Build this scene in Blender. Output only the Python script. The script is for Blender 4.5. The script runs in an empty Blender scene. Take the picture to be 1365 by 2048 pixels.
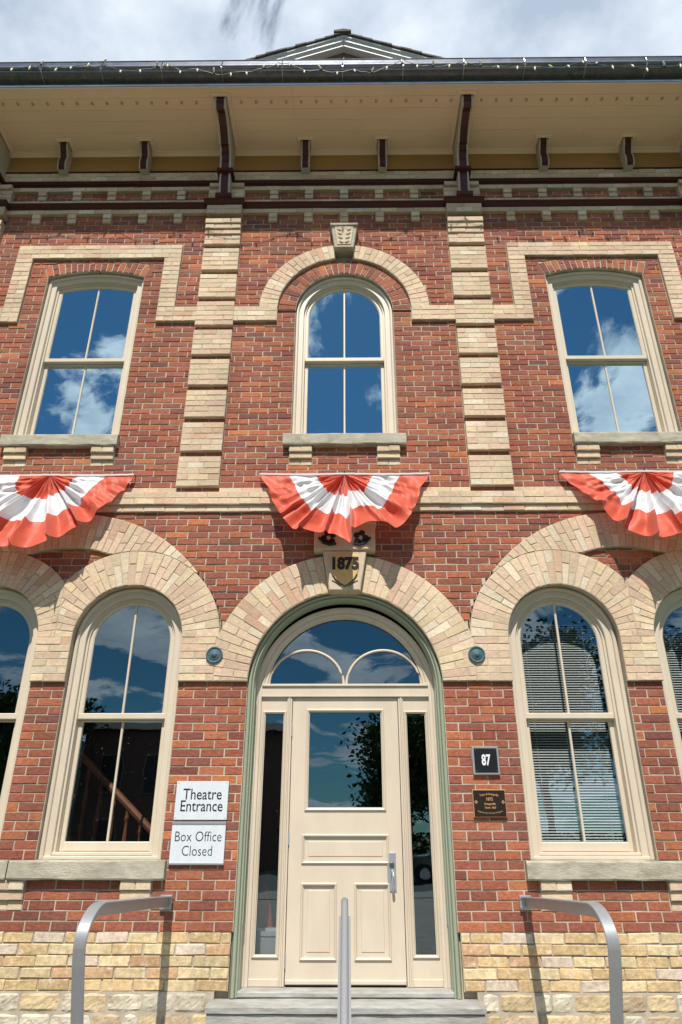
import bpy, math, random
from mathutils import Vector, Matrix, noise as nz
random.seed(11)
PI = math.pi
C = bpy.context.scene.collection
S = bpy.context.scene

# ------------------------------------------------------------------ camera, light, exposure
cam_d = bpy.data.cameras.new('camera'); cam = bpy.data.objects.new('camera', cam_d); C.objects.link(cam)
S.camera = cam
cam_d.sensor_fit = 'HORIZONTAL'; cam_d.sensor_width = 24.0; cam_d.lens = 24.0
cam_d.clip_start = 0.05; cam_d.clip_end = 2000
th, ps, ro = math.radians(25.383), math.radians(.557), math.radians(.038)
fw = Vector((-math.sin(ps)*math.cos(th), math.cos(ps)*math.cos(th), math.sin(th)))
rt = Vector((math.cos(ps), math.sin(ps), 0)); up = rt.cross(fw)
r2 = rt*math.cos(ro)+up*math.sin(ro); u2 = -rt*math.sin(ro)+up*math.cos(ro)
M = Matrix((r2, u2, -fw)).transposed().to_4x4(); M.translation = Vector((.023, 0, 0))
cam.matrix_world = M

SUN = Vector((-.058, -1, 1.42)).normalized()          # towards the sun
w = bpy.data.worlds.new('World'); S.world = w; w.use_nodes = True
nt = w.node_tree; nt.nodes.clear()
N = lambda t, **k: _mk(nt, t, k)
def _mk(tree, t, k):
    n = tree.nodes.new(t)
    for a, b in k.items():
        if a.startswith('i_'): n.inputs[a[2:].replace('_', ' ')].default_value = b
        else: setattr(n, a, b)
    return n
out = N('ShaderNodeOutputWorld'); bg = N('ShaderNodeBackground', i_Strength=.06)
sky = N('ShaderNodeTexSky', sky_type='NISHITA', sun_disc=False)
sky.sun_elevation = math.asin(SUN.z); sky.sun_rotation = math.atan2(SUN.x, SUN.y)
sky.altitude = 300; sky.air_density = 1.0; sky.dust_density = .15; sky.ozone_density = 2.5
tc = N('ShaderNodeTexCoord')
sep = N('ShaderNodeSeparateXYZ'); nt.links.new(tc.outputs['Generated'], sep.inputs[0])
den = N('ShaderNodeMath', operation='ADD'); den.inputs[1].default_value = .22
absz = N('ShaderNodeMath', operation='ABSOLUTE'); nt.links.new(sep.outputs[2], absz.inputs[0])
nt.links.new(absz.outputs[0], den.inputs[0])
dx = N('ShaderNodeMath', operation='DIVIDE'); dy = N('ShaderNodeMath', operation='DIVIDE')
nt.links.new(sep.outputs[0], dx.inputs[0]); nt.links.new(den.outputs[0], dx.inputs[1])
nt.links.new(sep.outputs[1], dy.inputs[0]); nt.links.new(den.outputs[0], dy.inputs[1])
cmb = N('ShaderNodeCombineXYZ'); nt.links.new(dx.outputs[0], cmb.inputs[0]); nt.links.new(dy.outputs[0], cmb.inputs[1])
mp = N('ShaderNodeMapping'); mp.inputs['Location'].default_value = (14.17, 6.597, 3.3); mp.inputs['Rotation'].default_value = (0, 0, math.radians(-4.2)); nt.links.new(cmb.outputs[0], mp.inputs[0])
n1 = N('ShaderNodeTexNoise', i_Scale=2.9, i_Detail=10, i_Roughness=.58, i_Distortion=.5); nt.links.new(mp.outputs[0], n1.inputs[0])
n2 = N('ShaderNodeTexNoise', i_Scale=4.2, i_Detail=8, i_Roughness=.6); nt.links.new(mp.outputs[0], n2.inputs[0])
cov = N('ShaderNodeMapRange', interpolation_type='SMOOTHSTEP'); cov.inputs[1].default_value = .49; cov.inputs[2].default_value = .56
nt.links.new(n1.outputs['Fac'], cov.inputs[0])
# more cover over the roof (north), broken cloud behind the viewer
bias = N('ShaderNodeMapRange'); bias.inputs[1].default_value = -.7; bias.inputs[2].default_value = .5
bias.inputs[3].default_value = 0; bias.inputs[4].default_value = .156
nt.links.new(sep.outputs[1], bias.inputs[0])
ad = N('ShaderNodeMath', operation='ADD'); nt.links.new(n1.outputs['Fac'], ad.inputs[0]); nt.links.new(bias.outputs[0], ad.inputs[1])
nt.links.new(ad.outputs[0], cov.inputs[0])
cr = N('ShaderNodeValToRGB'); nt.links.new(n2.outputs['Fac'], cr.inputs[0])
cr.color_ramp.elements[0].position = .36; cr.color_ramp.elements[0].color = (7.2, 8.7, 10.8, 1)
cr.color_ramp.elements[1].position = .66; cr.color_ramp.elements[1].color = (14.5, 15.6, 17, 1)
mx = N('ShaderNodeMix', data_type='RGBA'); nt.links.new(cov.outputs[0], mx.inputs[0])
deep = N('ShaderNodeVectorMath', operation='MULTIPLY'); deep.inputs[1].default_value = (.46, .88, 1.02)
nt.links.new(sky.outputs[0], deep.inputs[0]); nt.links.new(deep.outputs[0], mx.inputs[6]); nt.links.new(cr.outputs[0], mx.inputs[7])
nt.links.new(mx.outputs[2], bg.inputs[0]); nt.links.new(bg.outputs[0], out.inputs[0])

sd = bpy.data.lights.new('sun', 'SUN'); sd.energy = 5.0; sd.angle = math.radians(.55); sd.color = (1, .95, .87)
so = bpy.data.objects.new('sun', sd); C.objects.link(so); so.location = SUN*60
so.rotation_euler = SUN.to_track_quat('Z', 'Y').to_euler()
S.view_settings.view_transform = 'Standard'; S.view_settings.look = 'None'
S.view_settings.exposure = .16; S.view_settings.gamma = 1; S.view_settings.use_curve_mapping = False

# ------------------------------------------------------------------ materials
def mat(name, col=(.5, .5, .5), rough=.6, metal=0, attr=False, bump=0, bscale=40, mott=.0, mscale=8, spec=.4, bdist=.003, detail=6, stain=None, stretch=None, big=0):
    m = bpy.data.materials.new(name); m.use_nodes = True; t = m.node_tree
    b = t.nodes['Principled BSDF']; b.inputs['Roughness'].default_value = rough; b.inputs['Metallic'].default_value = metal
    b.inputs['Specular IOR Level'].default_value = spec
    g = t.nodes.new('ShaderNodeNewGeometry'); pos = g.outputs['Position']
    if stretch:
        ma = t.nodes.new('ShaderNodeMapping'); ma.inputs['Scale'].default_value = stretch
        t.links.new(pos, ma.inputs[0]); pos = ma.outputs[0]
    if attr:
        a = t.nodes.new('ShaderNodeAttribute'); a.attribute_name = 'Col'; src = a.outputs['Color']
    else:
        r = t.nodes.new('ShaderNodeRGB'); r.outputs[0].default_value = (*col, 1); src = r.outputs[0]
    if mott:
        n = t.nodes.new('ShaderNodeTexNoise'); n.inputs['Scale'].default_value = mscale; n.inputs['Detail'].default_value = detail
        n.inputs['Roughness'].default_value = .65
        t.links.new(pos, n.inputs['Vector'])
        mr = t.nodes.new('ShaderNodeMapRange'); mr.inputs[1].default_value = .28; mr.inputs[2].default_value = .72
        mr.inputs[3].default_value = 1-mott; mr.inputs[4].default_value = 1+mott
        t.links.new(n.outputs['Fac'], mr.inputs[0])
        v = t.nodes.new('ShaderNodeVectorMath'); v.operation = 'SCALE'
        t.links.new(src, v.inputs[0]); t.links.new(mr.outputs[0], v.inputs['Scale']); src = v.outputs[0]
    if big:
        n = t.nodes.new('ShaderNodeTexNoise'); n.inputs['Scale'].default_value = 1.0; n.inputs['Detail'].default_value = 4
        ma = t.nodes.new('ShaderNodeMapping'); ma.inputs['Scale'].default_value = (2.6, 1, .8)
        t.links.new(g.outputs['Position'], ma.inputs[0]); t.links.new(ma.outputs[0], n.inputs['Vector'])
        mr = t.nodes.new('ShaderNodeMapRange'); mr.inputs[1].default_value = .3; mr.inputs[2].default_value = .7
        mr.inputs[3].default_value = 1-big; mr.inputs[4].default_value = 1+big
        t.links.new(n.outputs['Fac'], mr.inputs[0])
        v = t.nodes.new('ShaderNodeVectorMath'); v.operation = 'SCALE'
        t.links.new(src, v.inputs[0]); t.links.new(mr.outputs[0], v.inputs['Scale']); src = v.outputs[0]
    if stain:
        sc, lo, hi, amt, scol = stain
        n = t.nodes.new('ShaderNodeTexNoise'); n.inputs['Scale'].default_value = sc; n.inputs['Detail'].default_value = 8
        n.inputs['Roughness'].default_value = .7
        t.links.new(pos, n.inputs['Vector'])
        mr = t.nodes.new('ShaderNodeMapRange'); mr.inputs[1].default_value = lo; mr.inputs[2].default_value = hi
        mr.inputs[3].default_value = 0; mr.inputs[4].default_value = amt
        t.links.new(n.outputs['Fac'], mr.inputs[0])
        mm = t.nodes.new('ShaderNodeMix'); mm.data_type = 'RGBA'; mm.inputs[7].default_value = (*scol, 1)
        t.links.new(mr.outputs[0], mm.inputs[0]); t.links.new(src, mm.inputs[6]); src = mm.outputs[2]
    t.links.new(src, b.inputs['Base Color'])
    if bump:
        n = t.nodes.new('ShaderNodeTexNoise'); n.inputs['Scale'].default_value = bscale; n.inputs['Detail'].default_value = 8
        n.inputs['Roughness'].default_value = .68
        t.links.new(pos, n.inputs['Vector'])
        bu = t.nodes.new('ShaderNodeBump'); bu.inputs['Strength'].default_value = bump; bu.inputs['Distance'].default_value = bdist
        t.links.new(n.outputs['Fac'], bu.inputs['Height']); t.links.new(bu.outputs[0], b.inputs['Normal'])
    return m

MB_RED = mat('fired_red_brick', attr=True, rough=.85, bump=.9, bscale=38, mott=.36, mscale=26, bdist=.006, spec=.25, big=.13, stretch=(1, 1, 2.2),
             stain=(17, .60, .74, .45, (.62, .42, .30)))
MB_BUFF = mat('buff_brick', attr=True, rough=.85, bump=.8, bscale=45, mott=.17, mscale=24, bdist=.004, spec=.25, big=.10, stretch=(1, 1, 1.6),
              stain=(20, .60, .75, .45, (.34, .21, .12)))
MB_ROUGH = mat('weathered_buff_brick', attr=True, rough=.9, bump=1, bscale=24, mott=.3, mscale=26, bdist=.009, spec=.2, big=.15,
               stain=(13, .54, .68, .65, (.66, .62, .54)))
M_MORTB = mat('buff_mortar', (.50, .405, .295), rough=.95, big=.12, bump=.6, bscale=90, mott=.2, mscale=9, bdist=.004, spec=.1)
M_STONE = mat('rubble_limestone', attr=True, rough=.9, bump=1, bscale=16, mott=.22, mscale=14, bdist=.012, spec=.2,
              stain=(9, .52, .68, .6, (.30, .20, .11)))
M_MORT = mat('lime_mortar', (.45, .39, .305), rough=.95, big=.15, bump=.6, bscale=90, mott=.25, mscale=7, bdist=.004, spec=.1,
             stain=(5, .52, .7, .35, (.22, .18, .14)))
M_CREAM = mat('cream_paint', (.60, .515, .405), rough=.42, mott=.05, mscale=9, bump=.16, bscale=26, bdist=.002, big=.05, stretch=(1, 1, .35), stain=(14, .66, .74, .25, (.40, .31, .21)))
M_SOFF = mat('soffit_paint', (.84, .61, .46), rough=.6, mott=.06, mscale=3, bump=.1, bscale=30, bdist=.002, stretch=(.3, 1, 1))
M_GREEN = mat('sage_green_paint', (.30, .335, .245), rough=.4, mott=.05, mscale=6, bump=.06, bscale=20)
M_MAROON = mat('maroon_paint', (.055, .0055, .005), rough=.4, mott=.2, mscale=8)
M_OCHRE = mat('ochre_frieze_paint', (.36, .195, .06), rough=.7, mott=.12, mscale=4, stretch=(.3, 1, 1))
M_PALE = mat('pale_bracket_paint', (.46, .41, .34), rough=.5, mott=.08, mscale=9)
M_SILL = mat('grey_limestone_sill', (.42, .385, .30), rough=.85, bump=1, bscale=36, mott=.2, big=.12, mscale=9, bdist=.005, stretch=(1, 1, 2.6),
             stain=(8, .5, .66, .6, (.25, .20, .13)))
M_STEP = mat('grey_stone_step', (.37, .365, .34), rough=.85, bump=1, bscale=50, mott=.22, big=.1, mscale=12, bdist=.004, stretch=(.5, 1, 3),
             stain=(7, .48, .66, .55, (.20, .18, .14)))
M_KEY = mat('carved_keystone', (.56, .45, .32), rough=.8, bump=.5, bscale=55, mott=.12, mscale=14, stain=(9, .52, .7, .45, (.36, .26, .17)))
M_OCKEY = mat('ochre_shield_paint', (.62, .40, .15), rough=.7, bump=.4, bscale=70, mott=.1, mscale=20)
M_BLACK = mat('black_paint', (.008, .008, .009), rough=.4)
M_GALV = mat('galvanised_sheet', (.42, .45, .50), rough=.28, metal=.85, mott=.12, mscale=7, bump=.15, bscale=9, bdist=.004)
M_GUTD = mat('weathered_gutter_metal', (.13, .12, .12), rough=.42, metal=.6, mott=.3, mscale=14, bump=.2, bscale=12, stain=(20, .6, .66, .5, (.3, .3, .32)))
M_GUTF = mat('aged_gutter_metal', (.19, .20, .23), rough=.32, metal=.8, mott=.25, mscale=9, bump=.2, bscale=9, bdist=.004)
M_WHITE = mat('white_gable_paint', (.66, .67, .68), rough=.5, mott=.05, mscale=5)
M_BROWN = mat('brown_gable_board', (.16, .11, .08), rough=.6, mott=.15, mscale=6)
M_SHING = mat('grey_shingle', (.10, .09, .08), rough=.9, mott=.35, mscale=20, bump=.6, bscale=60)
M_RAIL = mat('grey_painted_steel', (.36, .37, .385), rough=.36, metal=.4, mott=.08, mscale=60, bump=.12, bscale=120, spec=.5, stretch=(3, 1, .15), bdist=.001)
M_SIGN = mat('white_sign_panel', (.62, .66, .70), rough=.35, mott=.05, mscale=7, stretch=(2, 1, .4), stain=(22, .64, .74, .25, (.35, .33, .30)))
M_ALU = mat('aluminium', (.55, .58, .62), rough=.3, metal=.7)
M_BRONZE = mat('bronze', (.62, .36, .16), rough=.4, metal=.25)
M_PLAQ = mat('dark_plaque', (.018, .010, .007), rough=.4, mott=.2, mscale=30)
M_VERD = mat('verdigris_copper', (.05, .125, .15), rough=.6, mott=.4, mscale=60, bump=.5, bscale=90, stain=(50, .55, .65, .7, (.12, .07, .04)))
M_LETTER = mat('black_lettering', (.012, .012, .012), rough=.5)
M_SILVER = mat('silver_numerals', (.72, .74, .76), rough=.4)
M_FLAGR = mat('red_bunting_cloth', (.66, .115, .062), rough=.5, mott=.05, mscale=12, bump=.25, bscale=30, bdist=.004, spec=.3)
M_FLAGW = mat('white_bunting_cloth', (.80, .80, .82), rough=.5, mott=.03, mscale=12, bump=.25, bscale=30, bdist=.004, spec=.3)
for m_, c_ in ((M_FLAGR, (.75, .015, .012, 1)), (M_FLAGW, (.8, .8, .82, 1))):
    t = m_.node_tree; b = t.nodes['Principled BSDF']; o = t.nodes['Material Output']
    b.inputs['Sheen Weight'].default_value = .25; b.inputs['Sheen Roughness'].default_value = .4
    tr = t.nodes.new('ShaderNodeBsdfTranslucent'); tr.inputs[0].default_value = c_
    ms = t.nodes.new('ShaderNodeMixShader'); ms.inputs[0].default_value = .20
    t.links.new(b.outputs[0], ms.inputs[1]); t.links.new(tr.outputs[0], ms.inputs[2]); t.links.new(ms.outputs[0], o.inputs[0])
M_BULB = mat('cream_bulb', (.80, .74, .52), rough=.3, mott=.05)
M_WIRE = mat('dark_green_wire', (.01, .05, .045), rough=.5)
M_SLAT = mat('blind_slat', (.50, .53, .50), rough=.5)
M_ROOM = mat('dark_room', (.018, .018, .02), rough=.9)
M_WOOD = mat('brown_stair_wood', (.20, .075, .028), rough=.4, mott=.25, mscale=12, stretch=(1, 1, .2))
M_CONE = mat('orange_cone', (.85, .09, .03), rough=.5)
M_BUCKET = mat('white_bucket', (.6, .62, .6), rough=.5)
M_LEAF = mat('tree_leaf', (.045, .085, .02), rough=.6, mott=.4, mscale=4)
M_BARK = mat('tree_bark', (.09, .07, .05), rough=.9, bump=.8, bscale=12, mott=.3)
M_GRASS = mat('lawn', (.06, .09, .03), rough=.95, mott=.4, mscale=3)
M_PAVE = mat('paving', (.22, .205, .185), rough=.9, mott=.2, mscale=3, bump=.4, bscale=50)
M_ASPH = mat('asphalt', (.05, .05, .052), rough=.9, mott=.25, mscale=8, bump=.4, bscale=80)
M_CAR = mat('silver_car_paint', (.30, .31, .33), rough=.25, metal=.5)
M_TYRE = mat('tyre_rubber', (.012, .012, .012), rough=.8)
M_RED = mat('red_lens', (.4, .01, .01), rough=.3)

def glass(name, refl, tint):
    m = bpy.data.materials.new(name); m.use_nodes = True; t = m.node_tree; t.nodes.clear()
    o = t.nodes.new('ShaderNodeOutputMaterial'); gl = t.nodes.new('ShaderNodeBsdfGlossy'); tr = t.nodes.new('ShaderNodeBsdfTransparent')
    gl.inputs['Roughness'].default_value = 0.0; gl.inputs['Color'].default_value = (.74, .93, 1, 1); tr.inputs[0].default_value = (*tint, 1)
    lw = t.nodes.new('ShaderNodeFresnel'); lw.inputs[0].default_value = 1.5
    mr = t.nodes.new('ShaderNodeMapRange'); mr.inputs[1].default_value = 0; mr.inputs[2].default_value = 1
    mr.inputs[3].default_value = refl; mr.inputs[4].default_value = 1
    t.links.new(lw.outputs[0], mr.inputs[0])
    g = t.nodes.new('ShaderNodeNewGeometry'); n = t.nodes.new('ShaderNodeTexNoise'); n.inputs['Scale'].default_value = 2.2; n.inputs['Detail'].default_value = 2
    bu = t.nodes.new('ShaderNodeBump'); bu.inputs['Strength'].default_value = .14; bu.inputs['Distance'].default_value = .006
    t.links.new(g.outputs['Position'], n.inputs['Vector']); t.links.new(n.outputs['Fac'], bu.inputs['Height']); t.links.new(bu.outputs[0], gl.inputs['Normal'])
    # dust specks
    n2 = t.nodes.new('ShaderNodeTexNoise'); n2.inputs['Scale'].default_value = 55; n2.inputs['Detail'].default_value = 3
    m2 = t.nodes.new('ShaderNodeMapRange'); m2.inputs[1].default_value = .71; m2.inputs[2].default_value = .76; m2.inputs[4].default_value = .4 if refl > .5 else .16
    df = t.nodes.new('ShaderNodeBsdfDiffuse'); df.inputs[0].default_value = (.5, .52, .55, 1)
    t.links.new(g.outputs['Position'], n2.inputs['Vector']); t.links.new(n2.outputs['Fac'], m2.inputs[0])
    ms = t.nodes.new('ShaderNodeMixShader'); m3 = t.nodes.new('ShaderNodeMixShader')
    g0 = t.nodes.new('ShaderNodeNewGeometry'); inv = t.nodes.new('ShaderNodeMath'); inv.operation = 'SUBTRACT'; inv.inputs[0].default_value = 1
    mu = t.nodes.new('ShaderNodeMath'); mu.operation = 'MULTIPLY'
    t.links.new(g0.outputs['Backfacing'], inv.inputs[1]); t.links.new(inv.outputs[0], mu.inputs[0]); t.links.new(mr.outputs[0], mu.inputs[1])
    t.links.new(mu.outputs[0], ms.inputs[0]); t.links.new(tr.outputs[0], ms.inputs[1]); t.links.new(gl.outputs[0], ms.inputs[2])
    t.links.new(m2.outputs[0], m3.inputs[0]); t.links.new(ms.outputs[0], m3.inputs[1]); t.links.new(df.outputs[0], m3.inputs[2])
    t.links.new(m3.outputs[0], o.inputs[0]); return m
M_GLASSU = glass('upper_window_glass', .72, (.55, .6, .65))
M_GLASSL = glass('lower_window_glass', .19, (.8, .82, .84))

# ------------------------------------------------------------------ mesh helpers
class MB:
    def __init__(s): s.v = []; s.f = []; s.c = []; s.m = []
    def add(s, vs, fs, col=(1, 1, 1), mi=0):
        o = len(s.v); s.v += [tuple(p) for p in vs]; s.f += [tuple(i+o for i in f) for f in fs]
        s.c += [col]*len(vs); s.m += [mi]*len(fs)
    def box(s, x0, x1, y0, y1, z0, z1, mi=0, col=(1, 1, 1)):
        s.add([(x0, y0, z0), (x1, y0, z0), (x1, y1, z0), (x0, y1, z0), (x0, y0, z1), (x1, y0, z1), (x1, y1, z1), (x0, y1, z1)],
              [(0, 1, 5, 4), (1, 2, 6, 5), (2, 3, 7, 6), (3, 0, 4, 7), (4, 5, 6, 7), (3, 2, 1, 0)], col, mi)
    def bbox(s, x0, x1, y0, y1, z0, z1, b=.004, mi=0):
        """box whose front (-Y) edges are bevelled"""
        P = [(x0, z0), (x1, z0), (x1, z1), (x0, z1)]
        s.prism(P, y0, y1, b, mi)
    def prism(s, P, yf, yb, b=0, mi=0, col=(1, 1, 1), jit=0):
        """polygon P (x,z) CCW seen from -Y, extruded from yf (front) to yb"""
        n = len(P); cx = sum(p[0] for p in P)/n; cz = sum(p[1] for p in P)/n
        j = lambda: random.uniform(-jit, jit)
        O = [(p[0]+j(), p[1]+j()) for p in P]
        vs = [(p[0], yb, p[1]) for p in O]
        if b:
            vs += [(p[0], yf+b, p[1]) for p in O]
            inn = []
            for (x, z) in O:
                dx, dz = cx-x, cz-z
                inn.append((x+max(-b, min(b, dx*.4))*1.0, z+max(-b, min(b, dz*.4))))
            vs += [(p[0], yf+j()*.8, p[1]) for p in inn]; L = 3
        else:
            vs += [(p[0], yf, p[1]) for p in O]; L = 2
        fs = []
        for l in range(L-1):
            for i in range(n):
                k = (i+1) % n; fs.append((l*n+i, l*n+k, (l+1)*n+k, (l+1)*n+i))
        fs.append(tuple((L-1)*n+i for i in range(n)))
        s.add(vs, fs, col, mi)
    def loft(s, rows, mi=0, closed=False):
        n = len(rows[0]); o = []
        for r in rows: o += r
        fs = []
        for a in range(len(rows)-1):
            for i in range(n if closed else n-1):
                k = (i+1) % n; fs.append((a*n+i, a*n+k, (a+1)*n+k, (a+1)*n+i))
        s.add(o, fs, (1, 1, 1), mi)
    def tube(s, pts, r, n=8, mi=0, cap=True):
        rows = []; rr = r if isinstance(r, (list, tuple)) else [r]*len(pts)
        pts = [Vector(p) for p in pts]
        for i, p in enumerate(pts):
            d = (pts[min(i+1, len(pts)-1)]-pts[max(i-1, 0)]).normalized()
            a = d.orthogonal().normalized() if abs(d.z) > .95 else Vector((0, 0, 1)).cross(d).normalized()
            b = d.cross(a)
            rows.append([tuple(p+(a*math.cos(t*2*PI/n)+b*math.sin(t*2*PI/n))*rr[i]) for t in range(n)])
        s.loft(rows, mi, True)
        if cap:
            s.add(rows[0], [tuple(range(n))[::-1]], (1, 1, 1), mi); s.add(rows[-1], [tuple(range(n))], (1, 1, 1), mi)
    def lathe(s, prof, c, axis='Z', n=20, mi=0):
        rows = []
        for (r, h) in prof:
            row = []
            for k in range(n):
                a = 2*PI*k/n; u, v = r*math.cos(a), r*math.sin(a)
                row.append((c[0]+u, c[1]+v, c[2]+h) if axis == 'Z' else (c[0]+u, c[1]+h, c[2]+v))
            rows.append(row)
        s.loft(rows, mi, True)
        s.add(rows[0], [tuple(range(n))], (1, 1, 1), mi); s.add(rows[-1], [tuple(range(n))], (1, 1, 1), mi)
    def build(s, name, mats, parent=None, smooth=False, origin=None):
        me = bpy.data.meshes.new(name)
        ox, oy, oz = origin or (0, 0, 0)
        me.from_pydata([(x-ox, y-oy, z-oz) for x, y, z in s.v], [], s.f)
        for m in (mats if isinstance(mats, (list, tuple)) else [mats]): me.materials.append(m)
        if any(s.m): me.polygons.foreach_set('material_index', s.m)
        ca = me.color_attributes.new('Col', 'FLOAT_COLOR', 'POINT')
        ca.data.foreach_set('color', [k for c in s.c for k in (c[0], c[1], c[2], 1)])
        if smooth: me.polygons.foreach_set('use_smooth', [True]*len(me.polygons))
        me.update()
        o = bpy.data.objects.new(name, me); C.objects.link(o); o.location = (ox, oy, oz)
        if parent: o.parent = parent; o.matrix_parent_inverse = Matrix.Translation(parent_world(parent)).inverted()
        return o
def parent_world(p):
    v = Vector(p.location); m = p.matrix_parent_inverse
    if p.parent:
        v = parent_world(p.parent)+ (m @ v if m else v)
        return v
    return v
def recalc(o):
    import bmesh
    bm = bmesh.new(); bm.from_mesh(o.data); bmesh.ops.recalc_face_normals(bm, faces=bm.faces); bm.to_mesh(o.data); bm.free()
def tag(o, label=None, cat=None, group=None, kind=None):
    if label: o['label'] = label
    if cat: o['category'] = cat
    if group: o['group'] = group
    if kind: o['kind'] = kind
    return o
def empty(name, loc=(0, 0, 0), parent=None):
    o = bpy.data.objects.new(name, None); C.objects.link(o); o.location = loc; o.empty_display_size = .2
    if parent: o.parent = parent
    return o

# ------------------------------------------------------------------ masonry data
def zc(i):
    K = [(0, -.658), (27, 1.212), (51, 2.847), (86, 5.210), (103, 6.370), (110, 6.886)]
    for (a, za), (b, zb) in zip(K, K[1:]):
        if i <= b: return za+(zb-za)*(i-a)/(b-a)
    return 6.886+.0688*(i-110)
J = .0055
def rcol_red():
    t = random.random()
    A, B = ((.305, .102, .062), (.255, .088, .061)) if t < .48 else ((.305, .102, .062), (.38, .130, .066)) if t < .86 else ((.24, .080, .058), (.19, .074, .058)) if t < .94 else ((.37, .125, .06), (.46, .165, .07))
    u = random.random(); c = tuple(a+(b-a)*u for a, b in zip(A, B))
    k = random.uniform(.86, 1.14); return tuple(v*k*random.uniform(.95, 1.05) for v in c)
def rcol_buff():
    t = random.random()
    A, B = ((.64, .50, .345), (.62, .44, .32)) if t < .55 else ((.64, .50, .345), (.63, .50, .32)) if t < .80 else ((.64, .52, .37), (.68, .58, .44)) if t < .94 else ((.60, .43, .30), (.57, .36, .24))
    u = random.random(); c = tuple(a+(b-a)*u for a, b in zip(A, B))
    k = random.uniform(.86, 1.08); return tuple(v*k for v in c)
def rcol_found():
    t = random.random()
    if t < .50: c = (.60, .43, .23)
    elif t < .76: c = (.62, .49, .29)
    elif t < .86: c = (.52, .33, .19)
    elif t < .97: c = (.60, .49, .38)
    else: c = (.50, .455, .25)
    k = random.uniform(.85, 1.12); return tuple(v*k for v in c)

def area_ok(P): 
    a = 0
    for i in range(len(P)):
        x0, z0 = P[i]; x1, z1 = P[(i+1) % len(P)]; a += x0*z1-x1*z0
    return a/2
def clip(P, f):
    """keep the part of convex polygon P where f(x,z)>=0 (f linear)"""
    o = []
    for i in range(len(P)):
        a, b = P[i], P[(i+1) % len(P)]; fa, fb = f(*a), f(*b)
        if fa >= 0: o.append(a)
        if (fa >= 0) != (fb >= 0):
            t = fa/(fa-fb); o.append((a[0]+(b[0]-a[0])*t, a[1]+(b[1]-a[1])*t))
    return o
def inset(P, d):
    Q = P[:]
    n = len(P)
    for i in range(n):
        a, b = P[i], P[(i+1) % n]; ex, ez = b[0]-a[0], b[1]-a[1]; L = math.hypot(ex, ez)
        if L < 1e-5: continue
        nx, nz = -ez/L, ex/L
        dd = d*(.76 if abs(nz) > .95 and abs(nx) < .2 else 1)
        Q = clip(Q, lambda x, z: (x-a[0])*nx+(z-a[1])*nz-dd)
        if len(Q) < 3: return []
    return Q

def bmat_is_buff(s): return s.bm is MB_BUFF
class Masonry:
    """one part: mortar mesh + its single bricks as children"""
    def __init__(s, name, brickname, bmat, parent, yback=6.012, label=None):
        s.name, s.bn, s.bm, s.parent, s.yb = name, brickname, bmat, parent, yback
        s.mort = MB(); s.items = []; s.label = label; s.j = .0042 if bmat is MB_BUFF else J
    def cell(s, P, yf, col, B=None, mort=True, depth=None, b=.0035, jit=.0014, mdep=.0052):
        if len(P) < 3: return
        if area_ok(P) < 0: P = P[::-1]
        if bmat_is_buff(s): mdep, b = .0042, .0026
        if mort: s.mort.prism(P, yf+mdep, max(s.yb, yf+mdep+.002))
        if B is None: B = inset(P, s.j)
        if len(B) < 3: return
        if area_ok(B) < 0: B = B[::-1]
        # drop near-duplicate points
        Q = []
        for p in B:
            if not Q or math.hypot(p[0]-Q[-1][0], p[1]-Q[-1][1]) > .003: Q.append(p)
        if len(Q) > 2 and math.hypot(Q[0][0]-Q[-1][0], Q[0][1]-Q[-1][1]) < .003: Q.pop()
        if len(Q) < 3 or abs(area_ok(Q)) < 2.5e-4: return
        s.items.append((Q, yf+random.uniform(-.0025, .0025), depth or .05, col, b, jit))
    def finish(s, limit=300, key=None, stuffname='brickwork'):
        par = s.mort.build(s.name, M_MORTB if bmat_is_buff(s) else M_MORT, s.parent)
        if s.label: par['label'] = s.label
        it = s.items
        if key: it = sorted(it, key=key)
        rest = MB()
        for n, (Q, yf, d, col, b, jit) in enumerate(it):
            if n < limit:
                m = MB(); m.prism(Q, yf, yf+d, b, 0, col, jit)
                cx = sum(q[0] for q in Q)/len(Q); cz = sum(q[1] for q in Q)/len(Q)
                m.build(s.bn, s.bm, par, origin=(cx, yf, cz))
            else: rest.prism(Q, yf, yf+d, b, 0, col, jit)
        if rest.v: rest.build(stuffname, s.bm, par)['kind'] = 'stuff'
        return par

hall = empty('town_hall', (0, 6, -1.62))
tag(hall, 'two-storey red and buff brick hall with arched windows, cream front door and deep bracketed eaves', 'building')

# ---- layout constants
WX, WZ, WR, WRO = 1.950, 1.600, .493, .830         # lower windows: centre x, springing, radius, outer ring
PX = 2.598                                          # centre of a window pair
W2 = 2*PX-WX
DX, DZ, DR, DRO = 0, 1.175, .850, 1.215
BZ, BRO, BIZ, BRI = 1.27, 1.55, 1.31, 1.154        # big relieving arch
UX, UH = 2.900, .5625                              # upper side windows
SZ, SR = 4.32, 1.677                               # segmental head circle
CZ, CR = 5.385, .550                               # upper centre window
PLX, PLH = 1.457, .213                             # pilasters
XM = 4.30

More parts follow.
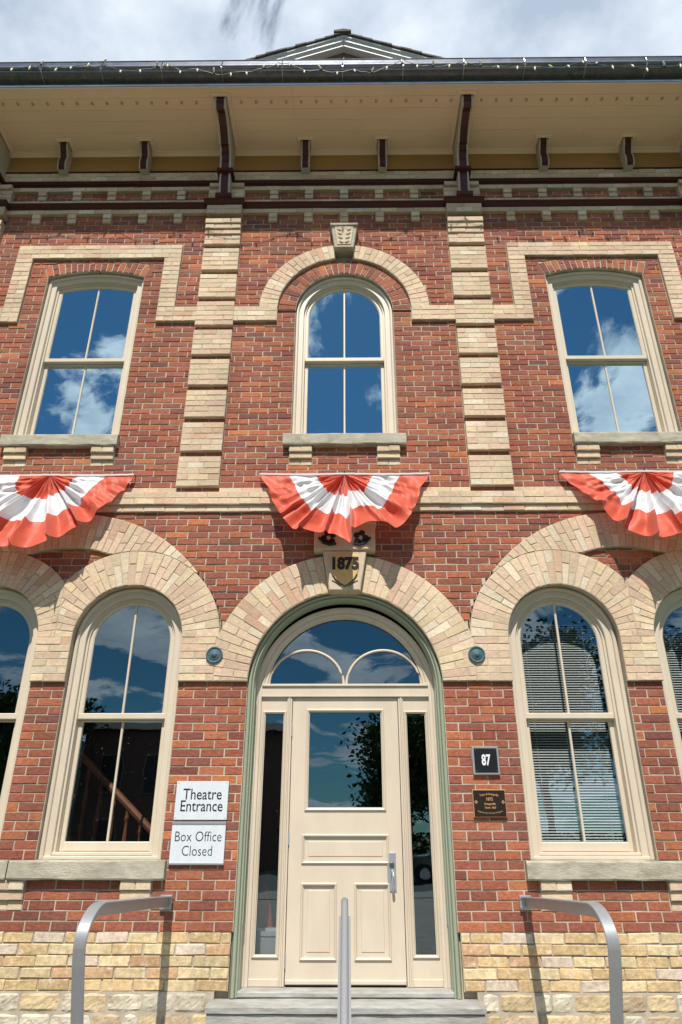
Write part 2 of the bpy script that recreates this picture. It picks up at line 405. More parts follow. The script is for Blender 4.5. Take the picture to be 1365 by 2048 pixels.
rects = []   # (x0,x1,z0,z1) kept free of red field bricks
arcs = []    # (cx,zc,R,zbottom,xmax)
arcs += [(0, DZ, DRO, 1.215, 9)]
for sg in (-1, 1):
    arcs += [(sg*WX, WZ, WRO, 1.215, 9), (sg*W2, WZ, WRO, 1.215, 9), (sg*PX, BZ, BRO, 1.90, 9)]
    rects += [(sg*WX-WR, sg*WX+WR, -.18, 1.212), (sg*W2-WR, sg*W2+WR, -.18, 1.212)]
    rects += [(min(sg*1.40, sg*5), max(sg*1.40, sg*5), zc(5), zc(7)-.002)]
    for (a, b) in ((1.497, 1.735), (2.48, 2.715)): rects += [(min(sg*a, sg*b), max(sg*a, sg*b), zc(2), zc(5))]
    rects += [(sg*UX-UH, sg*UX+UH, 3.69, 5.895)]
    arcs += [(sg*UX, SZ, SR+.178, 5.895, .60)]
    rects += [(sg*UX-.975, sg*UX+.975, zc(100), zc(103)), (sg*UX-.975, sg*UX-.780, zc(86), zc(100)), (sg*UX+.780, sg*UX+.975, zc(86), zc(100))]
    rects += [(min(sg*.755, sg*2.12), max(sg*.755, sg*2.12), zc(86), zc(89)), (min(sg*3.68, sg*5), max(sg*3.68, sg*5), zc(86), zc(89))]
    rects += [((2.327, 3.528) if sg > 0 else (-3.508, -2.312))+(3.57, 3.70)]
    for a in (.33, -.56):
        rects += [(sg*UX+a, sg*UX+a+.23, zc(59), zc(62)-.02)]
    for k in range(2):
        px = sg*(PLX+k*2.9)
        for c in range(55, 108):
            if c in (60, 66, 72, 78, 84, 90, 96, 102): continue
            rects += [(px-PLH, px+PLH, zc(c), zc(c+1))]
        rects += [(px-PLH, px+PLH, zc(108)+.005, 8)]
rects += [(-.847, .847, -2, 1.212), (-CR, CR, 3.69, CZ), (-.627, .627, 3.57, 3.70)]
rects += [(.755, .965, zc(86), zc(89)), (-.965, -.755, zc(86), zc(89))]
arcs += [(0, CZ, .965, CZ, 9)]
for a in (.33, -.56): rects += [(a, a+.23, zc(59), zc(62)-.02)]
rects += [(-9, 9, zc(51), zc(54)), (-9, -PLX-PLH, zc(54), zc(55)), (-PLX+PLH, PLX-PLH, zc(54), zc(55)), (PLX+PLH, 9, zc(54), zc(55))]
rects += [(-.10, .10, 6.25, 6.63), (-.285, .285, 2.40, 2.74), (-.19, .19, 2.0, 2.40)]

def blocked(za, zb):
    m = (za+zb)/2; B = []
    for (x0, x1, z0, z1) in rects:
        if z0 <= m <= z1: B.append((x0, x1))
    for (cx, zc_, R, zbm, xm) in arcs:
        if zb <= zbm+.01: continue
        if zb >= zc_+R: continue
        r = R if zb <= zc_ else math.sqrt(R*R-(zb-zc_)**2)
        r = min(r, xm); 
        if r > .01: B.append((cx-r+.0001, cx+r-.0001))
    return sorted(B)
def free(za, zb, X0, X1):
    B = blocked(za, zb); o = []; x = X0
    for a, b in B:
        if a > x: o.append((x, min(a, X1)))
        x = max(x, b)
        if x >= X1: break
    if x < X1: o.append((x, X1))
    return [(a, b) for a, b in o if b-a > .012]
def low(x, zb):
    z = -99
    for (cx, zc_, R, zbm, xm) in arcs:
        d = abs(x-cx)
        if d < min(R, xm) and zb > zbm+.01: z = max(z, zc_+math.sqrt(R*R-d*d))
    return z
L = .206
def lay(part, za, zb, X0, X1, off, yf, colf, lowf=None, upf=None, Lb=L, **kw):
    """a course of bricks between X0..X1"""
    k0 = math.floor((X0-off)/Lb); xs = [X0]
    k = k0+1
    while off+k*Lb < X1-.001:
        x = off+k*Lb+random.uniform(-.006, .006)
        if x-xs[-1] > .045: xs.append(x)
        k += 1
    if X1-xs[-1] < .045 and len(xs) > 1: xs.pop()
    xs.append(X1)
    for a, b in zip(xs, xs[1:]):
        if lowf is None and upf is None:
            part.cell([(a, za), (b, za), (b, zb), (a, zb)], yf, colf(), **kw); continue
        n = max(2, int((b-a)/.02)); px = [a+(b-a)*i/n for i in range(n+1)]
        lo = [max(za, lowf(x)) if lowf else za for x in px]; hi = [min(zb, upf(x)) if upf else zb for x in px]
        if max(lo) <= za+.0005 and min(hi) >= zb-.0005:
            part.cell([(a, za), (b, za), (b, zb), (a, zb)], yf, colf(), **kw); continue
        run = []
        def flush(run):
            if len(run) < 2: return
            P = [(x, l) for x, l, h in run]+[(x, h) for x, l, h in reversed(run)]
            xa, xb = run[0][0], run[-1][0]
            part.mort.prism(P, yf+.007, part.yb)
            seg = []; segs = []
            for c in run:
                if c[2]-c[1] > 2*J+.006: seg.append(c)
                else: segs.append(seg); seg = []
            segs.append(seg)
            for seg in segs:
                if len(seg) < 3: continue
                xa2, xb2 = max(seg[0][0], xa+J), min(seg[-1][0], xb-J)
                cl = lambda x: min(max(x, xa2), xb2)
                Bq = [(cl(x), l+J) for x, l, h in seg]+[(cl(x), h-J) for x, l, h in reversed(seg)]
                part.cell(P, yf, colf(), B=Bq, mort=False, **kw)
        for x, l, h in zip(px, lo, hi):
            if h-l > .003: run.append((x, l, max(h, l+.004)))
            else: flush(run); run = []
        flush(run)

# ---- red field
field = Masonry('red_brick_wall', 'brick', MB_RED, hall, 6.03)
for i in range(0, 110):
    za, zb = zc(i), zc(i+1)
    for (a, b) in free(za, zb, -XM, XM):
        lay(field, za, zb, a, b, (i % 2)*L/2+.03+.01*math.sin(i), 6.0, rcol_red, lowf=lambda x: low(x, zb), depth=.10)
# small red spandrels between each pair of arches
for sg in (-1, 1):
    def lf(x, sg=sg):
        z = -9
        for cx in (sg*WX, sg*W2):
            d = abs(x-cx)
            if d < WRO: z = max(z, WZ+math.sqrt(WRO**2-d*d))
        return z
    def uf(x, sg=sg):
        d = abs(x-sg*PX); return BIZ+math.sqrt(max(0, BRI**2-d*d)) if d < BRI else -9
    for i in range(37, 46):
        za, zb = zc(i), zc(i+1)
        x0, x1 = sg*PX-.42, sg*PX+.42
        lay(field, za, zb, x0, x1, (i % 2)*L/2, 6.0, rcol_red, lowf=lf, upf=uf, depth=.05)
def nearkey(it):
    Q = it[0]; cx = sum(q[0] for q in Q)/len(Q); cz = sum(q[1] for q in Q)/len(Q)
    ww = max(q[0] for q in Q)-min(q[0] for q in Q)
    vis = cz > -.66 and cz < 1.2 and abs(cx) < 3.05 and ww > .09
    return (0 if vis else 1, cx*cx+36+cz*cz)
field.finish(295, nearkey)

# ---- arches of voussoirs
def ring(part, cx, cz_, Ri, Ro, a0, a1, n, yf, colf, clips=(), split='long', rin=None, **kw):
    for k in range(n):
        t0 = a0+(a1-a0)*k/n; t1 = a0+(a1-a0)*(k+1)/n
        ri0 = rin(t0) if rin else Ri; ri1 = rin(t1) if rin else Ri
        if Ro-min(ri0, ri1) < .03: continue
        T = Ro-(ri0+ri1)/2
        if split == 'long':
            if T > .24: cuts = [.63] if k % 2 else [.37]
            elif T > .15: cuts = [.5] if k % 2 else []
            else: cuts = []
        else: cuts = [.5] if k % 3 == 1 else []
        fr = [0]+[c+random.uniform(-.03, .03) for c in cuts]+[1]
        for f0, f1 in zip(fr, fr[1:]):
            P = []
            for (t, ri, f) in ((t0, ri0, f0), (t0, ri0, f1), (t1, ri1, f1), (t1, ri1, f0)):
                r = ri+(Ro-ri)*f; P.append((cx+r*math.cos(t), cz_+r*math.sin(t)))
            if area_ok(P) < 0: P = P[::-1]
            for c in clips: P = clip(P, c) if len(P) > 2 else P
            if len(P) > 2 and abs(area_ok(P)) > 3e-4: part.cell(P, yf, colf(), depth=kw.get('depth', .12))
YA = 5.965
ka = math.radians(9.75)
for (a, b) in ((0, PI/2-ka), (PI/2+ka, PI)):
    da = Masonry('door_arch', 'voussoir', MB_BUFF, hall, label='%s half of the buff brick arch over the front door' % ('right' if a == 0 else 'left'))
    ring(da, 0, DZ, DR, DRO, a, b, 20, YA, rcol_buff, clips=[lambda x, z: z-1.212, lambda x, z: x+1.145, lambda x, z: 1.145-x])
    da.finish()
def big_rin(sg):
    def f(t):
        r = BRO
        while r > .9:
            x, z = sg*PX+r*math.cos(t), BZ+r*math.sin(t)
            if math.hypot(x-sg*PX, z-BIZ) < BRI or math.hypot(x-sg*WX, z-WZ) < WRO or math.hypot(x-sg*W2, z-WZ) < WRO: break
            r -= .003
        return r
    return f
for sg in (-1, 1):
    wa = Masonry('window_arch', 'voussoir', MB_BUFF, hall, label='%s pair of buff brick window arches under one relieving arch' % ('left' if sg < 0 else 'right'))
    for cx in (sg*WX, sg*W2):
        s2 = 1 if cx > sg*PX else -1
        ring(wa, cx, WZ, WR, WRO, 0, PI, 30, YA, rcol_buff, clips=[lambda x, z, s2=s2: s2*(x-sg*PX)])
    ring(wa, sg*PX, BZ, 0, BRO, math.radians(26), math.radians(154), 44, YA, rcol_buff, rin=big_rin(sg))
    nr = 6
    for i in range(nr):
        za = 1.212+(WZ-1.212)*i/nr; zb = 1.212+(WZ-1.212)*(i+1)/nr
        lay(wa, za, zb, min(sg*1.145, sg*(WX-WR)), max(sg*1.145, sg*(WX-WR)), (i % 2)*.1+.02, YA, rcol_buff, depth=.12)
        lay(wa, za, zb, min(sg*(WX+WR), sg*(W2-WR)), max(sg*(WX+WR), sg*(W2-WR)), (i % 2)*.1+.05, YA, rcol_buff, depth=.12)
        lay(wa, za, zb, min(sg*(W2+WR), sg*(W2+WRO)), max(sg*(W2+WR), sg*(W2+WRO)), (i % 2)*.1, YA, rcol_buff, depth=.12)
    wa.finish(300)
# upper centre window: red ring and buff hood ring
ra = Masonry('red_window_arch', 'voussoir', MB_RED, hall)
ring(ra, 0, CZ, CR, .755, 0, PI, 28, 6.0, rcol_red, split='short', depth=.10); ra.finish()
ki = math.radians(7.5)
for (a, b) in ((0, PI/2-ki), (PI/2+ki, PI)):
    ha = Masonry('hood_arch', 'voussoir', MB_BUFF, hall, label='%s half of the round buff hood over the upper centre window' % ('right' if a == 0 else 'left'))
    ring(ha, 0, CZ, .755, .965, a, b, 18, YA, rcol_buff, split='long')
    ha.finish()
for sg in (-1, 1):
    t = math.asin(UH/SR)
    sa = Masonry('red_window_arch', 'voussoir', MB_RED, hall)
    ring(sa, sg*UX, SZ, SR, SR+.178, PI/2-t, PI/2+t, 17, 6.0, rcol_red, split='long', depth=.10)
    for q in (-1, 1):
        P = [(sg*UX+q*a, b) for a, b in ((.566, 5.893), (.66, 5.893), (.66, 6.14), (.625, 6.07))]; P = P if area_ok(P) > 0 else P[::-1]
        sa.cell(P, 6.001, rcol_red())
    sa.finish()
    hd = Masonry('window_hood', 'brick', MB_BUFF, hall, label='squared buff brick hood over the upper %s window' % ('left' if sg < 0 else 'right'))
    for c in range(100, 103): lay(hd, zc(c), zc(c+1), sg*UX-.975, sg*UX+.975, (c % 2)*.1, YA, rcol_buff)
    for c in range(86, 100):
        for (a, b) in ((-.975, -.780), (.780, .975)):
            if c % 2: hd.cell([(sg*UX+a, zc(c)), (sg*UX+b, zc(c)), (sg*UX+b, zc(c+1)), (sg*UX+a, zc(c+1))], YA, rcol_buff())
            else:
                m = (a+b)/2
                for p, q in ((a, m), (m, b)): hd.cell([(sg*UX+p, zc(c)), (sg*UX+q, zc(c)), (sg*UX+q, zc(c+1)), (sg*UX+p, zc(c+1))], YA, rcol_buff())
    hd.finish()
# string course between hoods and belt course above the ground floor
for sg in (-1, 1):
    for a, b in ((.755, 1.925), (3.875, 4.3)):
        st = Masonry('string_course', 'brick', MB_BUFF, hall)
        for c in (86, 87, 88):
            lay(st, zc(c), zc(c+1), min(sg*a, sg*b), max(sg*a, sg*b), (c % 2)*.1+.04, YA, rcol_buff)
        st.finish()
bl = Masonry('belt_course', 'brick', MB_BUFF, hall, label='buff brick belt course between the two floors')
for c, yf in ((51, 5.975), (52, 5.95), (53, 5.95)):
    lay(bl, zc(c), zc(c+1), -XM, XM, (c % 2)*.1, yf, rcol_buff, depth=.07)
for a, b in ((-XM, -PLX-PLH), (-PLX+PLH, PLX-PLH), (PLX+PLH, XM)): lay(bl, zc(54), zc(55), a, b, .02, 5.995, rcol_buff)
bl.finish()
# pilasters
for sg in (-1, 1):
    for k in range(2):
        px = sg*(PLX+k*2.9)
        pl = Masonry('pilaster', 'brick', MB_BUFF, hall, label='%s buff brick pilaster of stacked blocks' % (['left', 'right'][sg > 0]+[' inner', ' outer'][k]))
        x0, x1 = px-PLH, px+PLH
        def row(za, zb, yf, c, x0=x0, x1=x1):
            W = x1-x0
            cuts = [0, .5, 1] if c % 2 else [0, .26, .74, 1]
            if c % 5 == 3: cuts = [0, .22, .60, 1]
            for p, q in zip(cuts, cuts[1:]):
                pl.cell([(x0+W*p, za), (x0+W*q, za), (x0+W*q, zb), (x0+W*p, zb)], yf, rcol_buff(), depth=.07)
        for c in range(55, 108):
            if c in (60, 66, 72, 78, 84, 90, 96, 102) or 86 <= c <= 88: continue
            if k == 1 and c < 91: continue
            y = 5.957
            if c == 105: y = 5.94
            if c == 106: y = 5.922
            if c == 107: y = 5.905
            row(zc(c), zc(c+1), y, c)
        for c in (86, 87, 88): row(zc(c), zc(c+1), 5.957, c)
        row(zc(109), zc(110), 5.895, 2); row(6.886, 6.953, 5.895, 1)
        for n in range(4): row(7.0+.07*n, 7.07+.07*n, 5.935, n, x0-.01, x1+.01)
        row(7.28, 7.345, 5.90, 1)
        pl.finish()
# cornice of projecting brick courses and dentils
bays = ((-XM, -PLX-PLH-.0), (-PLX+PLH, PLX-PLH), (PLX+PLH, XM))
for a, b in bays:
    for z0, z1, of, y in ((6.886, 6.953, .03, 5.955), (7.075, 7.143, .13, 5.985), (7.279, 7.345, .05, 5.955)):
        co = Masonry('cornice_course', 'brick', MB_BUFF, hall); lay(co, z0, z1, a, b, of, y, rcol_buff, depth=.06); co.finish()
    cr_ = Masonry('cornice_panel', 'brick', MB_RED, hall, 6.03)
    lay(cr_, 7.143, 7.211, a, b, .03, 6.0, rcol_red); lay(cr_, 7.211, 7.279, a, b, .13, 6.0, rcol_red); cr_.finish()
co = Masonry('brick_frieze', 'brick', MB_BUFF, hall, label='three buff brick courses under the ochre frieze')
for n in range(3): lay(co, 7.39+.07*n, 7.46+.07*n, -XM, XM, (n % 2)*.1, 5.95, rcol_buff, depth=.06)
for bx in (-2.9, 0, 2.9):
    for k in range(-2, 3):
        x = bx+k*.435
        if abs(x) > 4: continue
        for (z0, z1) in ((6.886, None), (7.279, None)):
            de = Masonry('dentil', 'brick', MB_BUFF, hall)
            for q in (1, 2):
                za = z0-q*.068; yf = 5.957 if q == 1 else 5.972
                de.cell([(x-.052, za), (x+.052, za), (x+.052, za+.068), (x-.052, za+.068)], yf, rcol_buff(), depth=.06)
            de.finish()
co.finish(260)
# corbels under the sills
def corbel(x0, x1, zt, h, ys):
    cb = Masonry('sill_corbel', 'brick', MB_BUFF, hall)
    for i, y in enumerate(ys):
        m = (x0+x1)/2 if i != 1 else x0+(x1-x0)*.999
        cells = ((x0, m), (m, x1)) if i != 1 else ((x0, x1),)
        for p, q in cells: cb.cell([(p, zt-(i+1)*h), (q, zt-(i+1)*h), (q, zt-i*h), (p, zt-i*h)], y, rcol_buff(), depth=.06)
    cb.finish()
for sg in (-1, 1):
    for (a, b) in ((1.497, 1.735), (2.48, 2.715)): corbel(min(sg*a, sg*b), max(sg*a, sg*b), zc(5), .0693, (5.955, 5.975, 5.997))
for cx in (-UX, 0, UX):
    for a in (.33, -.56): corbel(cx+a, cx+a+.23, 3.572, .069, (5.945, 5.968, 5.997))
# foundation: rough buff brick courses, rubble stone below
zf = [-.658-.0748*i for i in range(6)]
for a, b in ((-3.6, -.862), (.866, 3.6)):
    fo = Masonry('foundation_brickwork', 'brick', MB_ROUGH, hall, 6.03, label='weathered yellow brick foundation courses %s of the door' % ('left' if a < 0 else 'right'))
    for i in range(5):
        lay(fo, zf[i+1], zf[i], a, b, (i % 2)*.11+.02*i, 5.997+random.uniform(-.003, .003), rcol_found, Lb=.235, b=.0045, jit=.0045, depth=.1, mdep=.011)
    fo.finish(200)
def rough_stone(m, x0, x1, z0, z1, yf, col):
    nx, nz = max(6, int((x1-x0)/.02)), 7; g = []; sd = random.uniform(0, 99)
    cut = [random.uniform(0, .018) for _ in range(4)]
    for j in range(nz+1):
        for i in range(nx+1):
            u, v = i/nx, j/nz; x = x0+(x1-x0)*u; z = z0+(z1-z0)*v
            du = min(x-x0, x1-x); dv = min(z-z0, z1-z); e = min(du, dv)
            n_ = nz_noise(x*9+sd, z*9)
            if i in (0, nx): x += (.5-u)*2*cut[0]*abs(v-.5)*2+.004*nz_noise(z*30+sd, 3)
            if j in (0, nz): z += (.5-v)*2*cut[1]*abs(u-.5)*2+.005*nz_noise(x*22+sd, 7)
            y = yf-.011*n_+(.006 if e < .012 else 0)+random.uniform(-.0022, .0022)
            if i in (0, nx) or j in (0, nz): y = yf+.0065
            g.append((x, y, z))
    fs = [(j*(nx+1)+i, j*(nx+1)+i+1, (j+1)*(nx+1)+i+1, (j+1)*(nx+1)+i) for j in range(nz) for i in range(nx)]
    m.add(g, fs, col)
def nz_noise(a, b): return nz.noise(Vector((a, b, 4.2)))
for a, b in ((-3.6, -.99), (.99, 3.6)):
    fm = MB(); fm.box(a-.03, b+.03, 5.992, 6.1, -1.7, zf[5])
    fpar = fm.build('stone_foundation', M_MORT, hall); fpar['label'] = 'rubble stone base of the wall %s of the steps' % ('left' if a < 0 else 'right')
    z = zf[5]-.004
    for r, h in enumerate((.125, .12, .13, .15)):
        x = a+random.uniform(0, .02)
        while x < b-.06:
            wd = random.choice((.12, .16, .22, .26, .3)); e = min(x+wd, b)
            t = random.random(); c = (.58, .52, .41) if t < .55 else (.58, .45, .27) if t < .85 else (.48, .37, .25)
            k = random.uniform(.85, 1.1); hh = h*random.uniform(.93, 1)
            m = MB(); rough_stone(m, x+.005, e-.005, z-hh+.004, z-.004, 5.984, tuple(v*k for v in c))
            m.build('stone', M_STONE, fpar); x = e
        z -= h

# ------------------------------------------------------------------ jambs / reveals & interior
rv = MB()
def path(kind, cx, h, t, zb, n=28):
    """open loop up-over-down for inset t"""
    P = [(cx-(h-t), zb)]
    if kind == 'round':
        z0 = zspr
    return P
class Opening:
    def __init__(s, kind, cx, h, zb, zs, R=None, zcirc=None):
        s.kind, s.cx, s.h, s.zb, s.zs, s.R, s.zcirc = kind, cx, h, zb, zs, R or h, zcirc if zcirc is not None else zs
    def top(s, x, t):
        r = s.R-t; d = x-s.cx; return s.zcirc+math.sqrt(max(0, r*r-d*d))
    def loop(s, t, zb=None, n=30):
        zb = s.zb if zb is None else zb; h = s.h-t
        P = [(s.cx-h, zb)]
        for i in range(n+1):
            if s.kind == 'round':
                a = PI-PI*i/n; P.append((s.cx+h*math.cos(a), s.zs+(s.R-t)*math.sin(a)))
            else:
                x = s.cx-h+2*h*i/n; P.append((x, s.top(x, t)))
        P.append((s.cx+h, zb)); return P
    def loft(s, m, prof, mi=0, zb=None, n=30):
        rows = [[(x, y, z) for (x, z) in s.loop(t, zb, n)] for (t, y) in prof]
        m.loft(rows, mi)
    def pane(s, t, z0, z1, side, y, n=14, gap=.009):
        """half pane polygon; z1 None = follow the head"""
        h = s.h-t; xa, xb = (s.cx-h, s.cx-gap) if side < 0 else (s.cx+gap, s.cx+h)
        P = [(xa, z0), (xb, z0)]
        if z1 is not None: P += [(xb, z1), (xa, z1)]
        else:
            for i in range(n+1):
                x = xb+(xa-xb)*i/n; P.append((x, max(z0+.01, s.top(x, t))))
        m = MB(); m.prism(P, y, y+.004); return m

def roundbead(t0, t1, y0, n=5):
    """half-round bead between insets t0..t1 standing at y0"""
    o = []; r = (t1-t0)/2
    for i in range(n+1):
        a = PI*i/n; o.append((t0+r-r*math.cos(a), y0-r*.9*math.sin(a)))
    return o
def make_window(o, zmeet, sillz, glassmat, label):
    # outer frame: bead, casing, blind stop
    m = MB()
    o.loft(m, [(-.004, 6.10), (-.004, 6.065)]+roundbead(0, .036, 6.062)+[(.036, 6.075), (.086, 6.075), (.090, 6.080), (.090, 6.108), (.108, 6.108), (.110, 6.20)])
    hb = o.h-.0
    m.bbox(o.cx-o.h+.03, o.cx+o.h-.03, 6.058, 6.20, sillz-.01, sillz+.018, .006)
    m.bbox(o.cx-o.h+.085, o.cx+o.h-.085, 6.085, 6.20, sillz+.018, sillz+.045, .006)
    fr = m.build('window', M_CREAM, hall, label and False); recalc(fr)
    fr['label'] = label
    # upper sash (outer), lower sash (inner)
    t0, t1 = .108, .146
    for which in ('up', 'lo'):
        m = MB(); y = 6.128 if which == 'up' else 6.172
        if which == 'up':
            zb = zmeet
            o.loft(m, [(t0-.002, y+.03), (t0-.002, y), (t1-.010, y), (t1, y+.010), (t1, y+.035)], zb=zb)
            m.bbox(o.cx-o.h+t0, o.cx+o.h-t0, y-.004, y+.04, zmeet-.030, zmeet+.022, .006)
        else:
            zb = sillz+.045
            h0, h1 = o.h-t0, o.h-t1
            for s_ in (-1, 1):
                a, b = sorted((o.cx+s_*h0, o.cx+s_*h1)); m.bbox(a, b, y, y+.035, zb, zmeet-.02, .005)
            m.bbox(o.cx-h0, o.cx+h0, y+.002, y+.035, zb, zb+.075, .008)
            m.bbox(o.cx-h0, o.cx+h0, y+.002, y+.04, zmeet-.045, zmeet+.005, .005)
        sa = m.build('sash', M_CREAM, fr); recalc(sa)
        mm = MB()
        if which == 'up': mm.bbox(o.cx-.010, o.cx+.010, y+.006, y+.03, zmeet+.018, o.top(o.cx, t1)+.004, .005)
        else: mm.bbox(o.cx-.010, o.cx+.010, y+.006, y+.03, zb+.07, zmeet-.04, .005)
        mm.build('muntin', M_CREAM, fr)
        for side in (-1, 1):
            if which == 'up': g = o.pane(t1-.004, zmeet+.018, None, side, y+.018)
            else: g = o.pane(t1-.004, zb+.07, zmeet-.04, side, y+.018)
            g.build('pane', glassmat, fr)
    return fr
ops = []
names = {-1: 'left', 1: 'right'}
for sg in (-1, 1):
    for cx, w_ in ((sg*WX, 'beside the door'), (sg*W2, 'at the edge of the view')):
        o = Opening('round', cx, WR, -.17, WZ); ops.append(o)
        make_window(o, .945, -.165, M_GLASSL, 'ground floor arched sash window on the %s, %s' % (names[sg], w_))
    R_ = SR; o = Opening('seg', sg*UX, UH, 3.70, 5.895, SR, SZ); ops.append(o)
    make_window(o, 4.80, 3.715, M_GLASSU, 'upper %s sash window with shallow curved head' % names[sg])
o = Opening('round', 0.0, CR, 3.70, CZ); ops.append(o)
make_window(o, 4.79, 3.715, M_GLASSU, 'upper centre round-headed sash window')
for o in ops:
    m = MB(); o.loft(m, [(-.003, 6.011), (-.003, 6.25)]); m.build('window_reveal', M_MORT, hall)
m = MB()
od = Opening('round', 0, .848, -1.08, DZ, DR); od.loft(m, [(-.003, 6.011), (-.003, 6.3)])
jr = m.build('door_reveal', M_MORT, hall)
# interior shell so the rooms read dark
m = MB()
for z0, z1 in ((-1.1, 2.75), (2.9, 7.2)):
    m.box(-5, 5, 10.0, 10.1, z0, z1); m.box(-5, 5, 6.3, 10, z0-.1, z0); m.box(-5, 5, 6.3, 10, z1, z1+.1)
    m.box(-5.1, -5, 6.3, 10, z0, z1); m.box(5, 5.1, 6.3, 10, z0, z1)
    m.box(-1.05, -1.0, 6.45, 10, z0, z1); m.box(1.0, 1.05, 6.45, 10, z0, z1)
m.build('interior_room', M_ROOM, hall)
# solid wall core behind brick skin (blocks light)
core = MB()
def colwall():
    # vertical strips between openings
    xs = sorted(set([-4.6, 4.6]+[v for o in ops for v in (o.cx-o.h-.006, o.cx+o.h+.006)]+[-.855, .855]))
    for a, b in zip(xs, xs[1:]):
        if b-a < .01: continue
        c = (a+b)/2; segs = []
        for o in ops+[od]:
            hh = o.h+.006
            if o.cx-hh < c < o.cx+hh: segs.append((o.zb, o))
        segs.sort(key=lambda s: s[0]); z = -1.7
        for zb, o in segs:
            if zb > z: core.box(a, b, 6.05, 6.28, z, zb-.01)
            # above head, follow the curve
            n = 16
            ztop = max(o.top(o.cx, -.004), 0)+.02
            for i in range(n):
                xa = a+(b-a)*i/n; xb = a+(b-a)*(i+1)/n
                za = o.top(max(min(xa, o.cx+o.R), o.cx-o.R), -.006) if o.kind == 'round' else o.top(xa, -.006)
                zb2 = o.top(max(min(xb, o.cx+o.R), o.cx-o.R), -.006) if o.kind == 'round' else o.top(xb, -.006)
                zz = max(za, zb2)
                if ztop-zz > .002: core.add([(xa, 6.05, za), (xb, 6.05, zb2), (xb, 6.05, ztop), (xa, 6.05, ztop), (xa, 6.28, za), (xb, 6.28, zb2), (xb, 6.28, ztop), (xa, 6.28, ztop)],
                    [(0, 1, 2, 3), (5, 4, 7, 6), (0, 4, 5, 1), (3, 2, 6, 7)])
            z = ztop
        core.box(a, b, 6.05, 6.28, z, 7.95)
colwall()
core.build('wall_core', M_MORT, hall)

# ------------------------------------------------------------------ sills, keystones
def sill(x0, x1, z0, z1, yf, label):
    m = MB(); n = max(4, int((x1-x0)/.12)); rows = []
    for (y, z) in ((6.08, z1+.004), (yf+.006, z1-.002), (yf, z1-.012), (yf, z0+.012), (yf+.008, z0), (6.05, z0)):
        rows.append([(x0+(x1-x0)*i/n, y+random.uniform(-.003, .003), z+random.uniform(-.0025, .0025)) for i in range(n+1)])
    m.loft(rows)
    for i in (0, n): m.add([r[i] for r in rows], [tuple(range(len(rows)))])
    o = m.build('stone_sill', M_SILL, hall); recalc(o); o['label'] = label
sill(-2.617, -1.400, -.312, -.176, 5.935, 'rough stone sill left of the door'); sill(-3.9, -2.627, -.312, -.176, 5.935, 'stone sill at the left edge')
sill(1.400, 3.9, -.312, -.176, 5.935, 'long stone sill right of the door')
sill(-.627, .627, 3.575, 3.705, 5.925, 'stone sill of the upper centre window')
sill(-3.51, -2.31, 3.575, 3.705, 5.925, 'stone sill of the upper left window'); sill(2.325, 3.53, 3.575, 3.705, 5.925, 'stone sill of the upper right window')

def flat_letters(body, size, x, y, z, mat_, parent, sx=1, bold=0, name='lettering', align='CENTER', extrude=.002, arc=None, slant=0):
    cu = bpy.data.curves.new('t', 'FONT'); cu.body = body; cu.size = size; cu.align_x = align; cu.align_y = 'CENTER'; cu.offset = bold; cu.extrude = extrude
    cu.shear = slant; cu.resolution_u = 3
    to = bpy.data.objects.new('t', cu); C.objects.link(to)
    dg = bpy.context.evaluated_depsgraph_get(); me = bpy.data.meshes.new_from_object(to.evaluated_get(dg))
    bpy.data.objects.remove(to)
    for v in me.vertices:
        u, h, d = v.co.x*sx, v.co.y, v.co.z
        if arc:
            R, sgn = arc; a = u/R
            X = math.sin(a)*(R+sgn*h); Z = sgn*(math.cos(a)*(R+sgn*h)-R); v.co = (X, -d, Z)
        else: v.co = (u, -d, h)
    me.materials.clear(); me.materials.append(mat_)
    o = bpy.data.objects.new(name, me); C.objects.link(o); o.location = (x, y, z)
    if parent: o.parent = parent; o.matrix_parent_inverse = Matrix.Translation(parent_world(parent)).inverted()
    return o
# door keystone with date shield
m = MB(); m.prism([(-.143, 2.01), (.143, 2.01), (.205, 2.40), (-.205, 2.40)], 5.895, 6.1, .010)
ks = m.build('keystone', M_KEY, hall); ks['label'] = 'carved keystone over the door with a shield dated 1875'
m = MB(); m.prism([(-.287, 2.40), (.287, 2.40), (.287, 2.72), (-.287, 2.72)], 5.875, 6.05, .012)
m.prism([(-.30, 2.66), (.30, 2.66), (.30, 2.74), (-.30, 2.74)], 5.85, 6.05, .01)
m.build('crest_block', M_KEY, ks)
sh = [(-.135, 2.345), (-.10, 2.355), (-.07, 2.36), (-.03, 2.355), (0, 2.375), (.03, 2.355), (.07, 2.36), (.10, 2.355), (.135, 2.345)]
lowr = [(.145, 2.28), (.14, 2.22), (.125, 2.17), (.09, 2.115), (.05, 2.08), (0, 2.05), (-.05, 2.08), (-.09, 2.115), (-.125, 2.17), (-.14, 2.22), (-.145, 2.28)]
P = (sh+lowr)[::-1]
P = [(x*.92, z) for x, z in P]
m = MB(); m.prism(P, 5.883, 5.90, .004); m.build('shield', M_OCKEY, ks)
m = MB()
ln = [(x*.92, z) for x, z in lowr]
m.tube([(x, 5.886, z-.004) for x, z in ln[2:-2]], .0042, 6)
for s_ in (-1, 1):
    m.tube([(s_*.118, 5.892, 2.105), (s_*.08, 5.892, 2.085), (s_*.04, 5.892, 2.052)], .0038, 6)
m.build('shield_outline', M_BLACK, ks)
flat_letters('1875', .155, 0, 5.882, 2.262, M_BLACK, ks, sx=.86, bold=.0085, name='date_numerals', extrude=.004)
